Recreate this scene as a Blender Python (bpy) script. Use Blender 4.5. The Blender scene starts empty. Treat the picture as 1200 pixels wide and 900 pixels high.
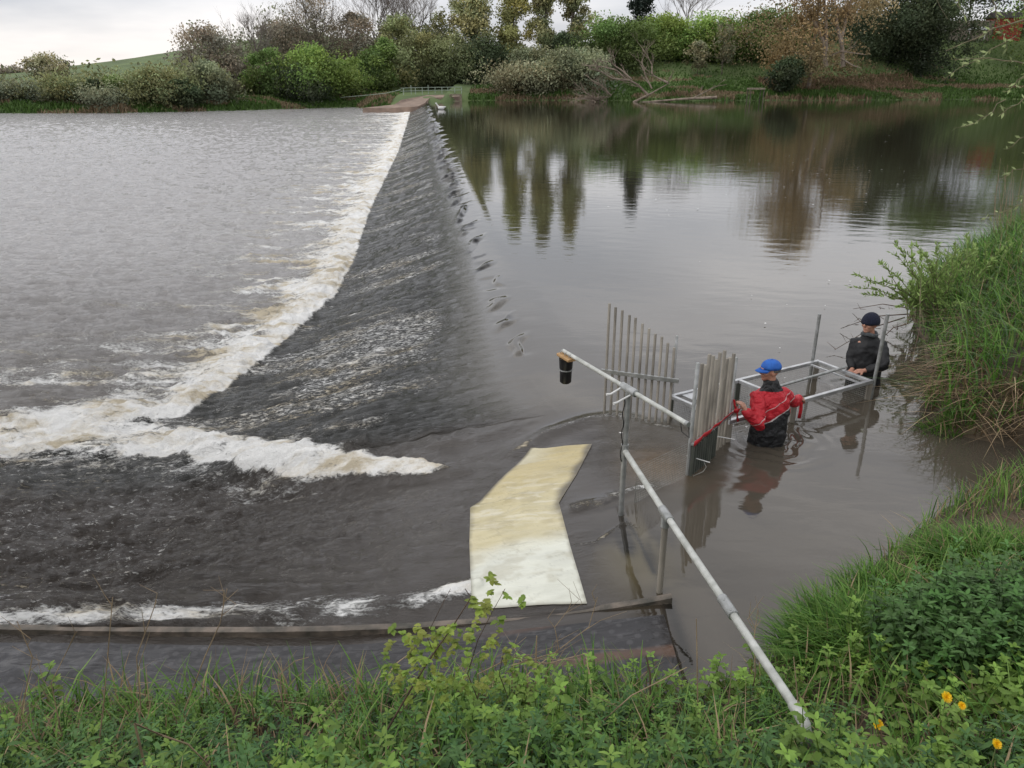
import bpy, bmesh, math, random
import numpy as np
from mathutils import Vector
rnd = random.Random(7); rng = np.random.default_rng(11)
scene = bpy.context.scene; COL = scene.collection
PI = math.pi
# ------------------------------------------------------------------ camera model (photo 1200x900)
H = 3.6; PITCH = math.radians(21.61); F = 901.0
SP, CP = math.sin(PITCH), math.cos(PITCH)
def gp(px, py, z=0.0):
    """point of the plane at height z seen at photo pixel"""
    a = (px-600)/F; b = (450-py)/F
    d = (a, CP+b*SP, -SP+b*CP)
    t = (z-H)/d[2]
    return (d[0]*t, d[1]*t, z)
def at(px, py, y):
    """point at world depth y seen at photo pixel"""
    a = (px-600)/F; b = (450-py)/F
    t = y/(CP+b*SP)
    return (a*t, y, H+(-SP+b*CP)*t)
def proj(p):
    x, y, z = p[0], p[1], p[2]-H
    dep = y*CP - z*SP; up = y*SP + z*CP
    return (600+F*x/dep, 450-F*up/dep)
# ------------------------------------------------------------------ numpy noise
def _hash(ix, iy, seed):
    n = (ix.astype(np.int64)*374761393 + iy.astype(np.int64)*668265263 + seed*974711) & 0xffffffff
    n = ((n ^ (n >> 13))*1274126177) & 0xffffffff
    n = (n ^ (n >> 16)) & 0xffff
    return n/65535.0
def noise(x, y, seed=0):
    ix = np.floor(x); iy = np.floor(y); fx = x-ix; fy = y-iy
    u = fx*fx*fx*(fx*(fx*6-15)+10); v = fy*fy*fy*(fy*(fy*6-15)+10)
    a = _hash(ix, iy, seed); b = _hash(ix+1, iy, seed); c = _hash(ix, iy+1, seed); d = _hash(ix+1, iy+1, seed)
    return (a*(1-u)+b*u)*(1-v)+(c*(1-u)+d*u)*v*1.0
def fbm(x, y, seed=0, oct=4):
    s = 0; a = .5; t = 0
    for k in range(oct):
        s = s+a*noise(x*2**k+17.3*k, y*2**k-9.1*k, seed+k); t += a; a *= .5
    return s/t
def sst(a, b, x):
    t = np.clip((x-a)/(b-a), 0, 1); return t*t*(3-2*t)
# ------------------------------------------------------------------ materials
def new_mat(name):
    m = bpy.data.materials.new(name); m.use_nodes = True
    nt = m.node_tree; b = nt.nodes['Principled BSDF']
    return m, nt, b
def N(nt, typ, **kw):
    n = nt.nodes.new(typ)
    for k, v in kw.items():
        if k.startswith('i_'): n.inputs[k[2:].replace('_', ' ')].default_value = v
        else: setattr(n, k, v)
    return n
def simple(name, c1, c2=None, scale=8.0, rough=.6, metal=0.0, bump=.0, bscale=40., coat=0.0, stretch=(1, 1, 1), detail=5, subs=0):
    m, nt, b = new_mat(name)
    b.inputs['Roughness'].default_value = rough; b.inputs['Metallic'].default_value = metal
    b.inputs['Coat Weight'].default_value = coat
    tc = N(nt, 'ShaderNodeTexCoord'); mp = N(nt, 'ShaderNodeMapping'); mp.inputs['Scale'].default_value = stretch
    nt.links.new(tc.outputs['Object'], mp.inputs['Vector'])
    n = N(nt, 'ShaderNodeTexNoise'); n.inputs['Scale'].default_value = scale; n.inputs['Detail'].default_value = detail
    nt.links.new(mp.outputs[0], n.inputs['Vector'])
    r = N(nt, 'ShaderNodeValToRGB')
    c2 = c2 or tuple(v*.6 for v in c1)
    r.color_ramp.elements[0].color = (*c2, 1); r.color_ramp.elements[1].color = (*c1, 1)
    r.color_ramp.elements[0].position = .35; r.color_ramp.elements[1].position = .65
    nt.links.new(n.outputs[0], r.inputs[0]); nt.links.new(r.outputs[0], b.inputs['Base Color'])
    if bump:
        n2 = N(nt, 'ShaderNodeTexNoise'); n2.inputs['Scale'].default_value = bscale; n2.inputs['Detail'].default_value = 4
        nt.links.new(mp.outputs[0], n2.inputs['Vector'])
        bp = N(nt, 'ShaderNodeBump'); bp.inputs['Strength'].default_value = bump; bp.inputs['Distance'].default_value = .02
        nt.links.new(n2.outputs[0], bp.inputs['Height']); nt.links.new(bp.outputs[0], b.inputs['Normal'])
    return m
def leafmat(name, col, rough=.55, trans=.25):
    """foliage: colour times the mesh's own per-clump tint"""
    m, nt, b = new_mat(name)
    at_ = N(nt, 'ShaderNodeAttribute', attribute_name='tint')
    mx = N(nt, 'ShaderNodeMix', data_type='RGBA', blend_type='MULTIPLY'); mx.inputs[0].default_value = 1
    mx.inputs[6].default_value = (*col, 1)
    nt.links.new(at_.outputs['Color'], mx.inputs[7])
    nt.links.new(mx.outputs[2], b.inputs['Base Color'])
    b.inputs['Roughness'].default_value = rough; b.inputs['Specular IOR Level'].default_value = .3
    if trans:
        tr = N(nt, 'ShaderNodeBsdfTranslucent'); nt.links.new(mx.outputs[2], tr.inputs['Color'])
        ms = N(nt, 'ShaderNodeMixShader'); ms.inputs[0].default_value = trans
        nt.links.new(b.outputs[0], ms.inputs[1]); nt.links.new(tr.outputs[0], ms.inputs[2])
        nt.links.new(ms.outputs[0], nt.nodes['Material Output'].inputs['Surface'])
    return m
# ------------------------------------------------------------------ object helpers
def tag(o, label=None, cat=None, group=None, kind=None):
    if label: o['label'] = label
    if cat: o['category'] = cat
    if group: o['group'] = group
    if kind: o['kind'] = kind
    return o
def thing(name, label, cat, loc=(0, 0, 0), group=None):
    o = bpy.data.objects.new(name, None); COL.objects.link(o); o.location = loc; o.empty_display_size = .2
    return tag(o, label, cat, group)
class MB:
    """collects shapes for ONE mesh; coordinates are world, shifted to the parent on build"""
    def __init__(s): s.v = []; s.f = []; s.t = []; s.n = 0
    def add(s, v, f, tint=None):
        v = np.asarray(v, float).reshape(-1, 3)
        s.v.append(v); s.f.extend([tuple(int(i)+s.n for i in q) for q in f]); s.n += len(v)
        if tint is None: tint = np.ones((len(v), 3))
        tint = np.asarray(tint, float)
        if tint.ndim == 1: tint = np.tile(tint, (len(v), 1))
        s.t.append(tint); return s
    def box(s, c, size, ax=None):
        c = Vector(c); X, Y, Z = ax or (Vector((1, 0, 0)), Vector((0, 1, 0)), Vector((0, 0, 1)))
        vs = []
        for i in (-.5, .5):
            for j in (-.5, .5):
                for k in (-.5, .5): vs.append(c+X*i*size[0]+Y*j*size[1]+Z*k*size[2])
        s.add([tuple(v) for v in vs], [(0, 1, 3, 2), (4, 6, 7, 5), (0, 4, 5, 1), (2, 3, 7, 6), (0, 2, 6, 4), (1, 5, 7, 3)]); return s
    def beam(s, a, b, w, h):
        a = Vector(a); b = Vector(b); X = (b-a).normalized(); Z = Vector((0, 0, 1))
        if abs(X.z) > .95: Z = Vector((1, 0, 0))
        Y = Z.cross(X).normalized(); Z = X.cross(Y)
        return s.box((a+b)/2, ((b-a).length, w, h), (X, Y, Z))
    def tube(s, pts, r, seg=8, cap=True, tint=None):
        pts = [Vector(p) for p in pts]; n = len(pts)
        r = r if hasattr(r, '__len__') else [r]*n
        vs = []; up = None
        for i in range(n):
            d = (pts[min(i+1, n-1)]-pts[max(i-1, 0)])
            if d.length < 1e-9: d = Vector((0, 0, 1))
            d.normalize()
            if up is None: up = Vector((0, 0, 1)) if abs(d.z) < .9 else Vector((1, 0, 0))
            u = up-d*up.dot(d)
            if u.length < 1e-6: u = d.orthogonal()
            u.normalize(); up = u; w = d.cross(u)
            rr = r[i]; ru, rw = (rr if hasattr(rr, '__len__') else (rr, rr))
            for k in range(seg):
                a = 2*PI*k/seg; vs.append(tuple(pts[i]+u*ru*math.cos(a)+w*rw*math.sin(a)))
        fs = []
        for i in range(n-1):
            for k in range(seg):
                k2 = (k+1) % seg
                fs.append((i*seg+k, i*seg+k2, (i+1)*seg+k2, (i+1)*seg+k))
        if cap:
            fs.append(tuple(range(seg))[::-1]); fs.append(tuple((n-1)*seg+k for k in range(seg)))
        s.add(vs, fs, tint); return s
    def ball(s, c, r, seg=14, rings=9):
        c = Vector(c); r = r if hasattr(r, '__len__') else (r, r, r)
        vs = [(c.x, c.y, c.z+r[2])]
        for i in range(1, rings):
            th = PI*i/rings
            for k in range(seg):
                a = 2*PI*k/seg
                vs.append((c.x+r[0]*math.sin(th)*math.cos(a), c.y+r[1]*math.sin(th)*math.sin(a), c.z+r[2]*math.cos(th)))
        vs.append((c.x, c.y, c.z-r[2])); L = len(vs)-1
        fs = [(0, 1+k, 1+(k+1) % seg) for k in range(seg)]
        for i in range(rings-2):
            for k in range(seg):
                a = 1+i*seg; fs.append((a+k, a+seg+k, a+seg+(k+1) % seg, a+(k+1) % seg))
        a = 1+(rings-2)*seg
        fs += [(a+k, L, a+(k+1) % seg) for k in range(seg)]
        s.add(vs, fs); return s
    def build(s, name, mat, parent=None, smooth=True, bevel=0, **tg):
        o = mesh_obj(name, np.concatenate(s.v), s.f, mat, parent, smooth, np.concatenate(s.t))
        if bevel:
            b = o.modifiers.new('bevel', 'BEVEL'); b.width = bevel; b.segments = 2; b.limit_method = 'ANGLE'
        return tag(o, **tg) if tg else o
def mesh_obj(name, V, Fc, mat, parent=None, smooth=True, tint=None, sharp=True):
    V = np.asarray(V, dtype=np.float32).copy()
    org = np.zeros(3, dtype=np.float32)
    if parent is not None:
        p = parent; L = Vector((0, 0, 0))
        while p is not None: L = L+p.location; p = p.parent
        org = np.array(L, dtype=np.float32)
    loc = None
    if parent is None:                       # origin at the base of the mesh
        loc = np.array([V[:, 0].mean(), V[:, 1].mean(), V[:, 2].min()], dtype=np.float32); org = loc
    V -= org
    me = bpy.data.meshes.new(name)
    if isinstance(Fc, np.ndarray):
        k = Fc.shape[1]; n = len(Fc)
        me.vertices.add(len(V)); me.vertices.foreach_set('co', V.ravel())
        me.loops.add(n*k); me.loops.foreach_set('vertex_index', Fc.ravel().astype(np.int32))
        me.polygons.add(n); me.polygons.foreach_set('loop_start', np.arange(n, dtype=np.int32)*k)
        me.polygons.foreach_set('loop_total', np.full(n, k, dtype=np.int32))
    else:
        me.from_pydata([tuple(map(float, v)) for v in V], [], Fc)
    me.update(calc_edges=True)
    if tint is not None:
        ca = me.color_attributes.new('tint', 'FLOAT_COLOR', 'POINT')
        c4 = np.ones((len(V), 4), dtype=np.float32); c4[:, :3] = tint
        ca.data.foreach_set('color', c4.ravel())
    if smooth:
        me.polygons.foreach_set('use_smooth', np.ones(len(me.polygons), dtype=bool))
        if not isinstance(Fc, np.ndarray):
            try: me.set_sharp_from_angle(angle=math.radians(45))
            except Exception: pass
    me.materials.append(mat)
    o = bpy.data.objects.new(name, me); COL.objects.link(o)
    if parent is not None: o.parent = parent
    else: o.location = [float(c) for c in loc]
    return o
# =================================================================== WATER SHAPE
def world_line(pts, z):
    return np.array([gp(p[0], p[1], z if len(p) < 3 else p[2])[:2] for p in pts])
XC_Y = np.array([2.0, 3.6, 4.7, 5.7, 7.0, 7.9, 8.7, 9.6, 12, 16, 116, 200])
XC_X = np.array([1.30, 1.22, 1.13, 1.02, 1.0, .92, .62, .42, .08, -.42, -11.7, -21.2])
DY = np.array([2, 5.1, 6, 7, 8, 9.2, 10.5]); DV = np.array([.34, .36, .42, .56, .86, 1.12, 1.2])
WY = np.array([2, 6, 7.4, 8.4, 9.5, 11, 13, 17.6, 50, 200]); WV = np.array([2.3, 2.5, 3.2, 4.6, 5.4, 5.2, 4.4, 3.6, 3.2, 3.0])
J = world_line([(480, 128), (478, 140), (465, 180), (430, 250), (412, 305), (390, 350), (300, 430), (215, 492), (100, 500), (-80, 512), (-400, 540)], -1.2)
T_PX = [(-300, 520), (-60, 510), (100, 508), (215, 512), (330, 530), (430, 541), (500, 545), (548, 549)]; T = world_line(T_PX, -.95)
TW = np.array([.8, .85, .75, .62, .46, .32, .20, .08])
F3_PX = [(-100, 735), (60, 722), (200, 716), (330, 712), (430, 706), (500, 697), (552, 682)]; F3 = world_line(F3_PX, -.38)
F4_PX = [(672, 592), (700, 587), (740, 574), (770, 566)]; F4 = world_line(F4_PX, -.12)
F5_PX = [(602, 528), (640, 505), (690, 489), (720, 486), (790, 502)]; F5 = world_line(F5_PX, -.08)
F6_PX = [(672, 640), (700, 634), (730, 612), (745, 618)]; F6 = world_line(F6_PX, -.14)
def dist_line(x, y, L, W=None):
    best = np.full(x.shape, 1e9); wv = np.zeros(x.shape)
    for i in range(len(L)-1):
        a = L[i]; b = L[i+1]; d = b-a; l2 = (d**2).sum()
        t = np.clip(((x-a[0])*d[0]+(y-a[1])*d[1])/l2, 0, 1)
        dd = np.hypot(x-a[0]-t*d[0], y-a[1]-t*d[1])
        m = dd < best; best = np.where(m, dd, best)
        if W is not None: wv = np.where(m, W[i]*(1-t)+W[i+1]*t, wv)
    return best if W is None else (best, wv)
jo = np.argsort(J[:, 1])
def side_j(x, y):                 # + downstream of the jump line
    xj = np.interp(y, J[jo][:, 1], J[jo][:, 0])
    return xj-x
BEAM_A = gp(-160, 743, -.40); BEAM_B = gp(786, 711, -.06)
def beam_y(x):
    return BEAM_A[1]+(x-BEAM_A[0])/(BEAM_B[0]-BEAM_A[0])*(BEAM_B[1]-BEAM_A[1])
P1W = gp(897, 515); P2W = gp(1009, 455)
def wave_fields(x, y):
    xc = np.interp(y, XC_Y, XC_X); s = xc-x
    D = np.interp(y, DY, DV)
    sm = sst(1.6, 6.5, s)*sst(5.2, 6.4, y)
    D = D+(1.2-D)*sm
    w = np.interp(y, WY, WV)
    t = s/w
    # profile: rounded brow, slope, foot
    soft = .16
    ramp = np.where(t < -soft, 0, np.where(t < soft, (t+soft)**2/(4*soft), t))
    p = np.clip(ramp, 0, None)
    p = np.where(p > .85, 1-.15*np.exp(-(p-.85)/.15), p)
    z = -D*p
    far = sst(8.5, 11, y)
    dj = dist_line(x, y, J); sj = side_j(x, y)
    dn = np.where((sj > 0) & (y > 10.2), dj, -dj)
    # foam hump just below the jump
    hump = np.exp(-((dn-.35)/.45)**2)*.10*sst(9.5, 10.5, y)
    dT, wT = dist_line(x, y, T, TW)
    wob = 1+.55*(fbm(x*1.6, y*2.2, 131, 3)-.5)*2
    tail = np.clip(1-dT/np.maximum(wT*wob, .02), 0, 1)*(1-sst(-1.3, -.45, x)*.85)
    z = z+hump+tail**.7*.16*sst(-9, -1, x)*(1-sst(-.2, .6, x)*.6)
    d5 = dist_line(x, y, F5); d4 = dist_line(x, y, F4); d3 = dist_line(x, y, F3); d6 = dist_line(x, y, F6)
    z = z+.05*np.exp(-(d5/.14)**2)+.02*np.exp(-(d4/.09)**2)+.03*np.exp(-(d3/.10)**2)
    # step below the sill beam
    by = beam_y(x)
    z = z-.014*(1-sst(-.03, .0, y-by))*sst(-.1, .35, s)
    # ---- turbulence
    turb = np.clip(sst(.02, .5, t), 0, 1)
    turb = turb*np.where(y < by, .25, 1)
    near = y < 9.0
    apron_smooth = (1-sst(.8, 4.5, s))*(1-sst(7.6, 8.6, y))*.75
    turb = turb*(1-apron_smooth)
    glac = (dn < 0) & (y > 8.6)
    # flow-aligned ripples on the face, chop on the river below
    r1 = fbm(x*1.1, y*2.6, 3, 4)-.5
    r2 = fbm(x*3.4+y*.7, y*7.0-x*.8, 9, 3)-.5
    chop = fbm(x*1.7+y*.5, y*2.3-x*.4, 21, 4)-.5
    chop2 = fbm(x*.45, y*.8, 33, 3)-.5
    rug = .085*r1+.035*r2+.035*((1-np.abs(2*noise(x*1.6+y*.5, y*6.5-x*1.2, 38)-1))**2-.3)
    rg = 1-np.abs(2*noise(x*1.5+y*.35+.6*noise(x*.8, y*.9, 37), y*2.4-x*.3, 35)-1); rg2 = 1-np.abs(2*noise(x*3.6-y*.5, y*5.2+x*.6, 36)-1)
    calm = .10*chop2+.06*chop+.075*(rg**2-.3)+.030*(rg2**2-.3)+.02*r2
    z = z+turb*np.where(glac, rug*1.0, calm*1.0)
    z = z+turb*sst(5.4, 6.2, y)*(1-sst(8.2, 9, y))*(.03*r2+.02*(noise(x*9, y*14, 4)-.5)+.030*((1-np.abs(2*noise(x*4+y, y*9-x*2, 39)-1))**2-.3)+.012*((1-np.abs(2*noise(x*9+y*3, y*19-x*4, 40)-1))**2-.3))
    # foam density -------------------------------------------------
    L = np.interp(y, [9, 10.5, 14, 18, 30, 60, 120], [.7, 1.3, 1.9, 2.1, 2.1, 2.3, 3.0])*(1+.7*(fbm(x*.5, y*.8, 133, 3)-.5)*2)
    f = np.where(dn > 0, np.exp(-(dn/L)**1.6)*(.72+.35*fbm(x*1.3, y*2.0, 135, 3)), np.exp(-(dn/.16)**2)*.95)*sst(9.8, 10.3, y)
    low = fbm(x*.35, y*.9, 51, 3)
    band = np.clip(1-np.abs(dn-2.2)/3.5, 0, 1)*(dn > 0)*sst(10.0, 11, y)*sst(-9, -6, x+.06*(y-10)*0)
    f = np.maximum(f, band*(.18+.55*sst(.5, .66, low)))
    wide = np.exp(-np.clip(dn, 0, None)/np.interp(y, [10, 30, 100], [7, 9, 16]))*(dn > 0)
    f = np.maximum(f, wide*(.47+.30*sst(.44, .58, fbm(x*.22, y*1.3, 61, 3)))*sst(10.2, 11.5, y))
    f = np.maximum(f, sst(0, .6, tail)*(.66+.35*fbm(x*1.5, y*3.5, 137, 3)))
    skirt = np.clip(1-(dT-wT)/1.0, 0, 1)*(1-sst(-2.4, -1.0, x))
    f = np.maximum(f, skirt*.46)
    lowg = fbm(x*.55+3, y*1.7+x*.25, 71, 3)
    gl = np.where(glac, sst(.10, .55, t)*(.16+.24*sst(.42, .62, lowg)), 0)*sst(8.4, 9.2, y)
    pw = np.array(gp(400, 440, -.8)); pw2 = np.array(gp(475, 405, -.6))
    dq = dist_line(x, y, np.array([pw[:2], pw2[:2]])); gl = np.maximum(gl, np.where(glac, .60*np.exp(-(dq/.35)**2), 0))
    pq = world_line([(500, 478), (400, 500), (330, 470)], -.8); dq = dist_line(x, y, pq); gl = np.maximum(gl, np.where(glac, .40*np.exp(-(dq/.4)**2), 0))
    f = np.maximum(f, gl)
    ap = np.where(y < 9, sst(1.0, 3.5, s)*.27*(y > by+.05), 0)
    f = np.maximum(f, ap*np.where(y > 5.4, 1, .6))
    k3 = np.exp(-(d3/np.interp(x, [-5, -1, -.3], [.30, .22, .13]))**2)*np.interp(x, [-5, -3, -.8, -.3], [.50, .60, .66, .84])*(.75+.5*noise(x*3, y*4, 151))
    f = np.maximum(f, k3*(y > by))
    f = np.maximum(f, (.15+.62*noise(x*7, y*7, 153))*np.exp(-(d4/(.03+.13*noise(x*5, y*5, 155)))**2)); f = np.maximum(f, .50*np.exp(-(d5/.07)**2)); f = np.maximum(f, .5*np.exp(-(d6/.035)**2))
    f = f*(s > -1.2)
    # froth heaves
    fz = sst(.35, .8, f)
    z = z+fz*(.15*(fbm(x*2.2, y*3.5, 81, 4)-.45)+.07*(noise(x*9, y*13, 83)-.4)+.03*(noise(x*21, y*25, 84)-.5))*np.where(y < 9, .5, 1)
    # crest flutes: short slanting rucks where the sheet tips over
    lam = np.interp(y, [8, 14, 28, 60, 116], [1.5, 1.5, 1.7, 2.2, 3.4])
    ph = y/lam+s*1.7/lam+1.3*noise(y*.45, s*.6, 91)+.35*noise(y*2, s*3, 90)
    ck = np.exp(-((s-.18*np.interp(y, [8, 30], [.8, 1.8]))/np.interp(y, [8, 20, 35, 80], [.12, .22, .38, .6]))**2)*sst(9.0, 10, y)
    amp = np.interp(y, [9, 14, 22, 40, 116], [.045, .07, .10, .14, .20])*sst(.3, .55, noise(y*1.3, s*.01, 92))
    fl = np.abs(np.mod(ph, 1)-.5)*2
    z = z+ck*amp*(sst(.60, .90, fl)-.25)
    crest_reflect = ck*sst(.66, .80, fl+.15*(noise(x*7, y*5, 93)-.5)+.16*sst(15, 20, y))*sst(-.04, .06, s)*np.where(y > 17, 1, sst(.46, .56, noise(y*.9, s*.01, 92))*.8*sst(11, 13, y))  # mask for dark tree reflections painted on the flutes
    q = gp(745, 522); gch = np.exp(-(((x-q[0])/.55)**2+((y-q[1])/.55)**2))
    z = z+gch*(.05*(fbm(x*3, y*6, 121, 3)-.5)+.02*(noise(x*9, y*13, 123)-.5))
    # calm upstream swell + rings round the waders
    up = (s < .2)
    z = z+np.where(up, 1, .0)*(.0006*np.sin(x*5+y*9+3*noise(x*.7, y*.7, 5))+.006*(fbm(x*.35, y*.7, 95, 2)-.5))/(1+y*.06)
    for (cx, cy, a) in ((P1W[0], P1W[1], .007), (P2W[0], P2W[1], .003), (2.15, 7.1, .002)):
        r = np.hypot(x-cx, (y-cy))
        ang = np.arctan2(y-cy, x-cx)
        z = z+a*np.sin(r*38+7*noise(ang*1.6, r*3, 97))*np.exp(-((r-.3)/.28)**2)*(.3+noise(ang*1.3+5, r*2, 98))*(s < .1)
    z = np.where(up, np.minimum(z, .03), z)
    return z, f, s, t, dn, np.clip(crest_reflect*1.8*np.interp(y, [14, 40, 90], [1, .8, .5]), 0, 1)*(.35+.65*sst(.25, .5, noise(x*5+y*2, y*3.2, 94))), by
def Z(x, y):
    X = np.atleast_1d(np.asarray(x, float)); Y = np.atleast_1d(np.asarray(y, float))
    return wave_fields(X, Y)[0]
def hit(px, py):
    """where a photo pixel meets the water surface"""
    lo = None
    a = (px-600)/F; b = (450-py)/F
    d = np.array([a, CP+b*SP, -SP+b*CP]); t0 = (.3-H)/d[2]; t1 = (-1.8-H)/d[2]
    ts = np.linspace(t0, t1, 400); x = d[0]*ts; y = d[1]*ts; z = H+d[2]*ts
    k = np.argmax(z < Z(x, y)); return (x[k], y[k], float(Z(x[k], y[k])[0]))
for _ in range(3):      # settle the foam lines onto the water surface they lie on
    T = np.array([hit(*p)[:2] for p in T_PX]); F3 = np.array([hit(*p)[:2] for p in F3_PX]); F4 = np.array([hit(*p)[:2] for p in F4_PX]); F5 = np.array([hit(*p)[:2] for p in F5_PX]); F6 = np.array([hit(*p)[:2] for p in F6_PX])
def build_water():
    nr, nc = 900, 860
    ys = np.geomspace(3.1, 175, nr); tt = np.linspace(-1, 1, nc)
    tt = np.sign(tt)*np.abs(tt)**1.15
    Y = np.repeat(ys[:, None], nc, 1); X = tt[None, :]*(.86*Y+2.2)
    x = X.ravel(); y = Y.ravel()
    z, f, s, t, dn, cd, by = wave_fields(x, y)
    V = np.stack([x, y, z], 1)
    idx = np.arange(nr*nc).reshape(nr, nc)
    Fc = np.stack([idx[:-1, :-1], idx[:-1, 1:], idx[1:, 1:], idx[1:, :-1]], -1).reshape(-1, 4)
    # body colour of the water, with some reflected sky and trees painted in
    up = np.array([.070, .060, .046]); face = np.array([.014, .015, .012]); down = np.array([.14, .13, .12]); chan = np.array([.036, .029, .023])
    up = up[None]*(1-sst(8, 20, y))[:, None]+np.array([.034, .031, .020])[None]*sst(8, 20, y)[:, None]  # far reach darkened to deepen its tree reflections
    m = sst(.0, .35, t)[:, None]
    c = up*(1-m)+face*m
    md = (sst(0, .6, dn)*sst(9.5, 10.5, y))[:, None]; c = c*(1-md)+down*md
    kf = (sst(9, 26, y)*sst(0, 1.5, dn))[:, None]; c = c*(1-kf)+np.array([.36, .35, .345])*kf  # silvery sky sheen painted into the far downstream colour
    mn = (1-sst(8.0, 8.8, y))*sst(-.3, .1, s); mn = mn[:, None]; c = c*(1-mn)+chan*mn
    # sunken silty slab by the posts and behind the screens, brownish where shallow
    a = gp(745, 660, -.1); g1 = np.exp(-(((x-a[0])/.28)**2+((y-a[1])/.55)**2))[:, None]
    slab = np.array([.060, .050, .028])*(.12+1.6*sst(.35, .65, fbm(x*4.5, y*1.2, 111, 3)))[:, None]
    c = c*(1-g1)+slab*g1
    a = gp(775, 545, 0); g2 = .9*np.exp(-(((x-a[0])/.30)**2+((y-a[1])/.35)**2))[:, None]
    c = c*(1-g2)+np.array([.16, .105, .055])*g2
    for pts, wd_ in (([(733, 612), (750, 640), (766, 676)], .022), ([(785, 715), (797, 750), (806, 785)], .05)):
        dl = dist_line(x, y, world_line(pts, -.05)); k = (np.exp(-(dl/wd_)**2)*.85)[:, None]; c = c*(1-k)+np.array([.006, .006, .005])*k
    c = c*(1-.95*cd[:, None])  # dark tree reflections painted into the colour along the crest
    # the dark seam drawn above, off the beam end, is a painted reflection
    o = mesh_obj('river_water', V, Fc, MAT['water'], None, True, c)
    a = o.data.attributes.new('foam', 'FLOAT', 'POINT'); a.data.foreach_set('value', f.astype(np.float32))
    rip = np.clip(sst(.05, .4, t)*1.0, 0, 1)
    rip = rip*(1-.75*((y < 8.3)*(1-sst(1.5, 4, s))*(s > -.3)))
    q = gp(745, 522); rip = np.maximum(rip, .6*np.exp(-(((x-q[0])/.6)**2+((y-q[1])/.6)**2))); rip = np.where((y < by), rip*.35, rip)
    spk = np.where((dn < 0) & (y > 8.4), sst(.06, .35, t), 0)*sst(8.4, 9.4, y)*(.45+.55*sst(.4, .6, fbm(x*.4, y*1.1, 141, 3)))
    spk = np.maximum(spk, .75*(y < 9)*sst(1.6, 5, s)*(y > by+.05)); spk = np.maximum(spk, .5*(dn > 0)*sst(10, 11, y)*np.exp(-np.clip(dn, 0, None)/9))  # apron term paints white glints as specks
    a = o.data.attributes.new('speck', 'FLOAT', 'POINT'); a.data.foreach_set('value', spk.astype(np.float32))
    a = o.data.attributes.new('dull', 'FLOAT', 'POINT'); a.data.foreach_set('value', cd.astype(np.float32))  # cuts the sky sheen where the painted crest reflections lie
    a = o.data.attributes.new('ripple', 'FLOAT', 'POINT'); a.data.foreach_set('value', rip.astype(np.float32))
    tag(o, kind='structure')
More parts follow.
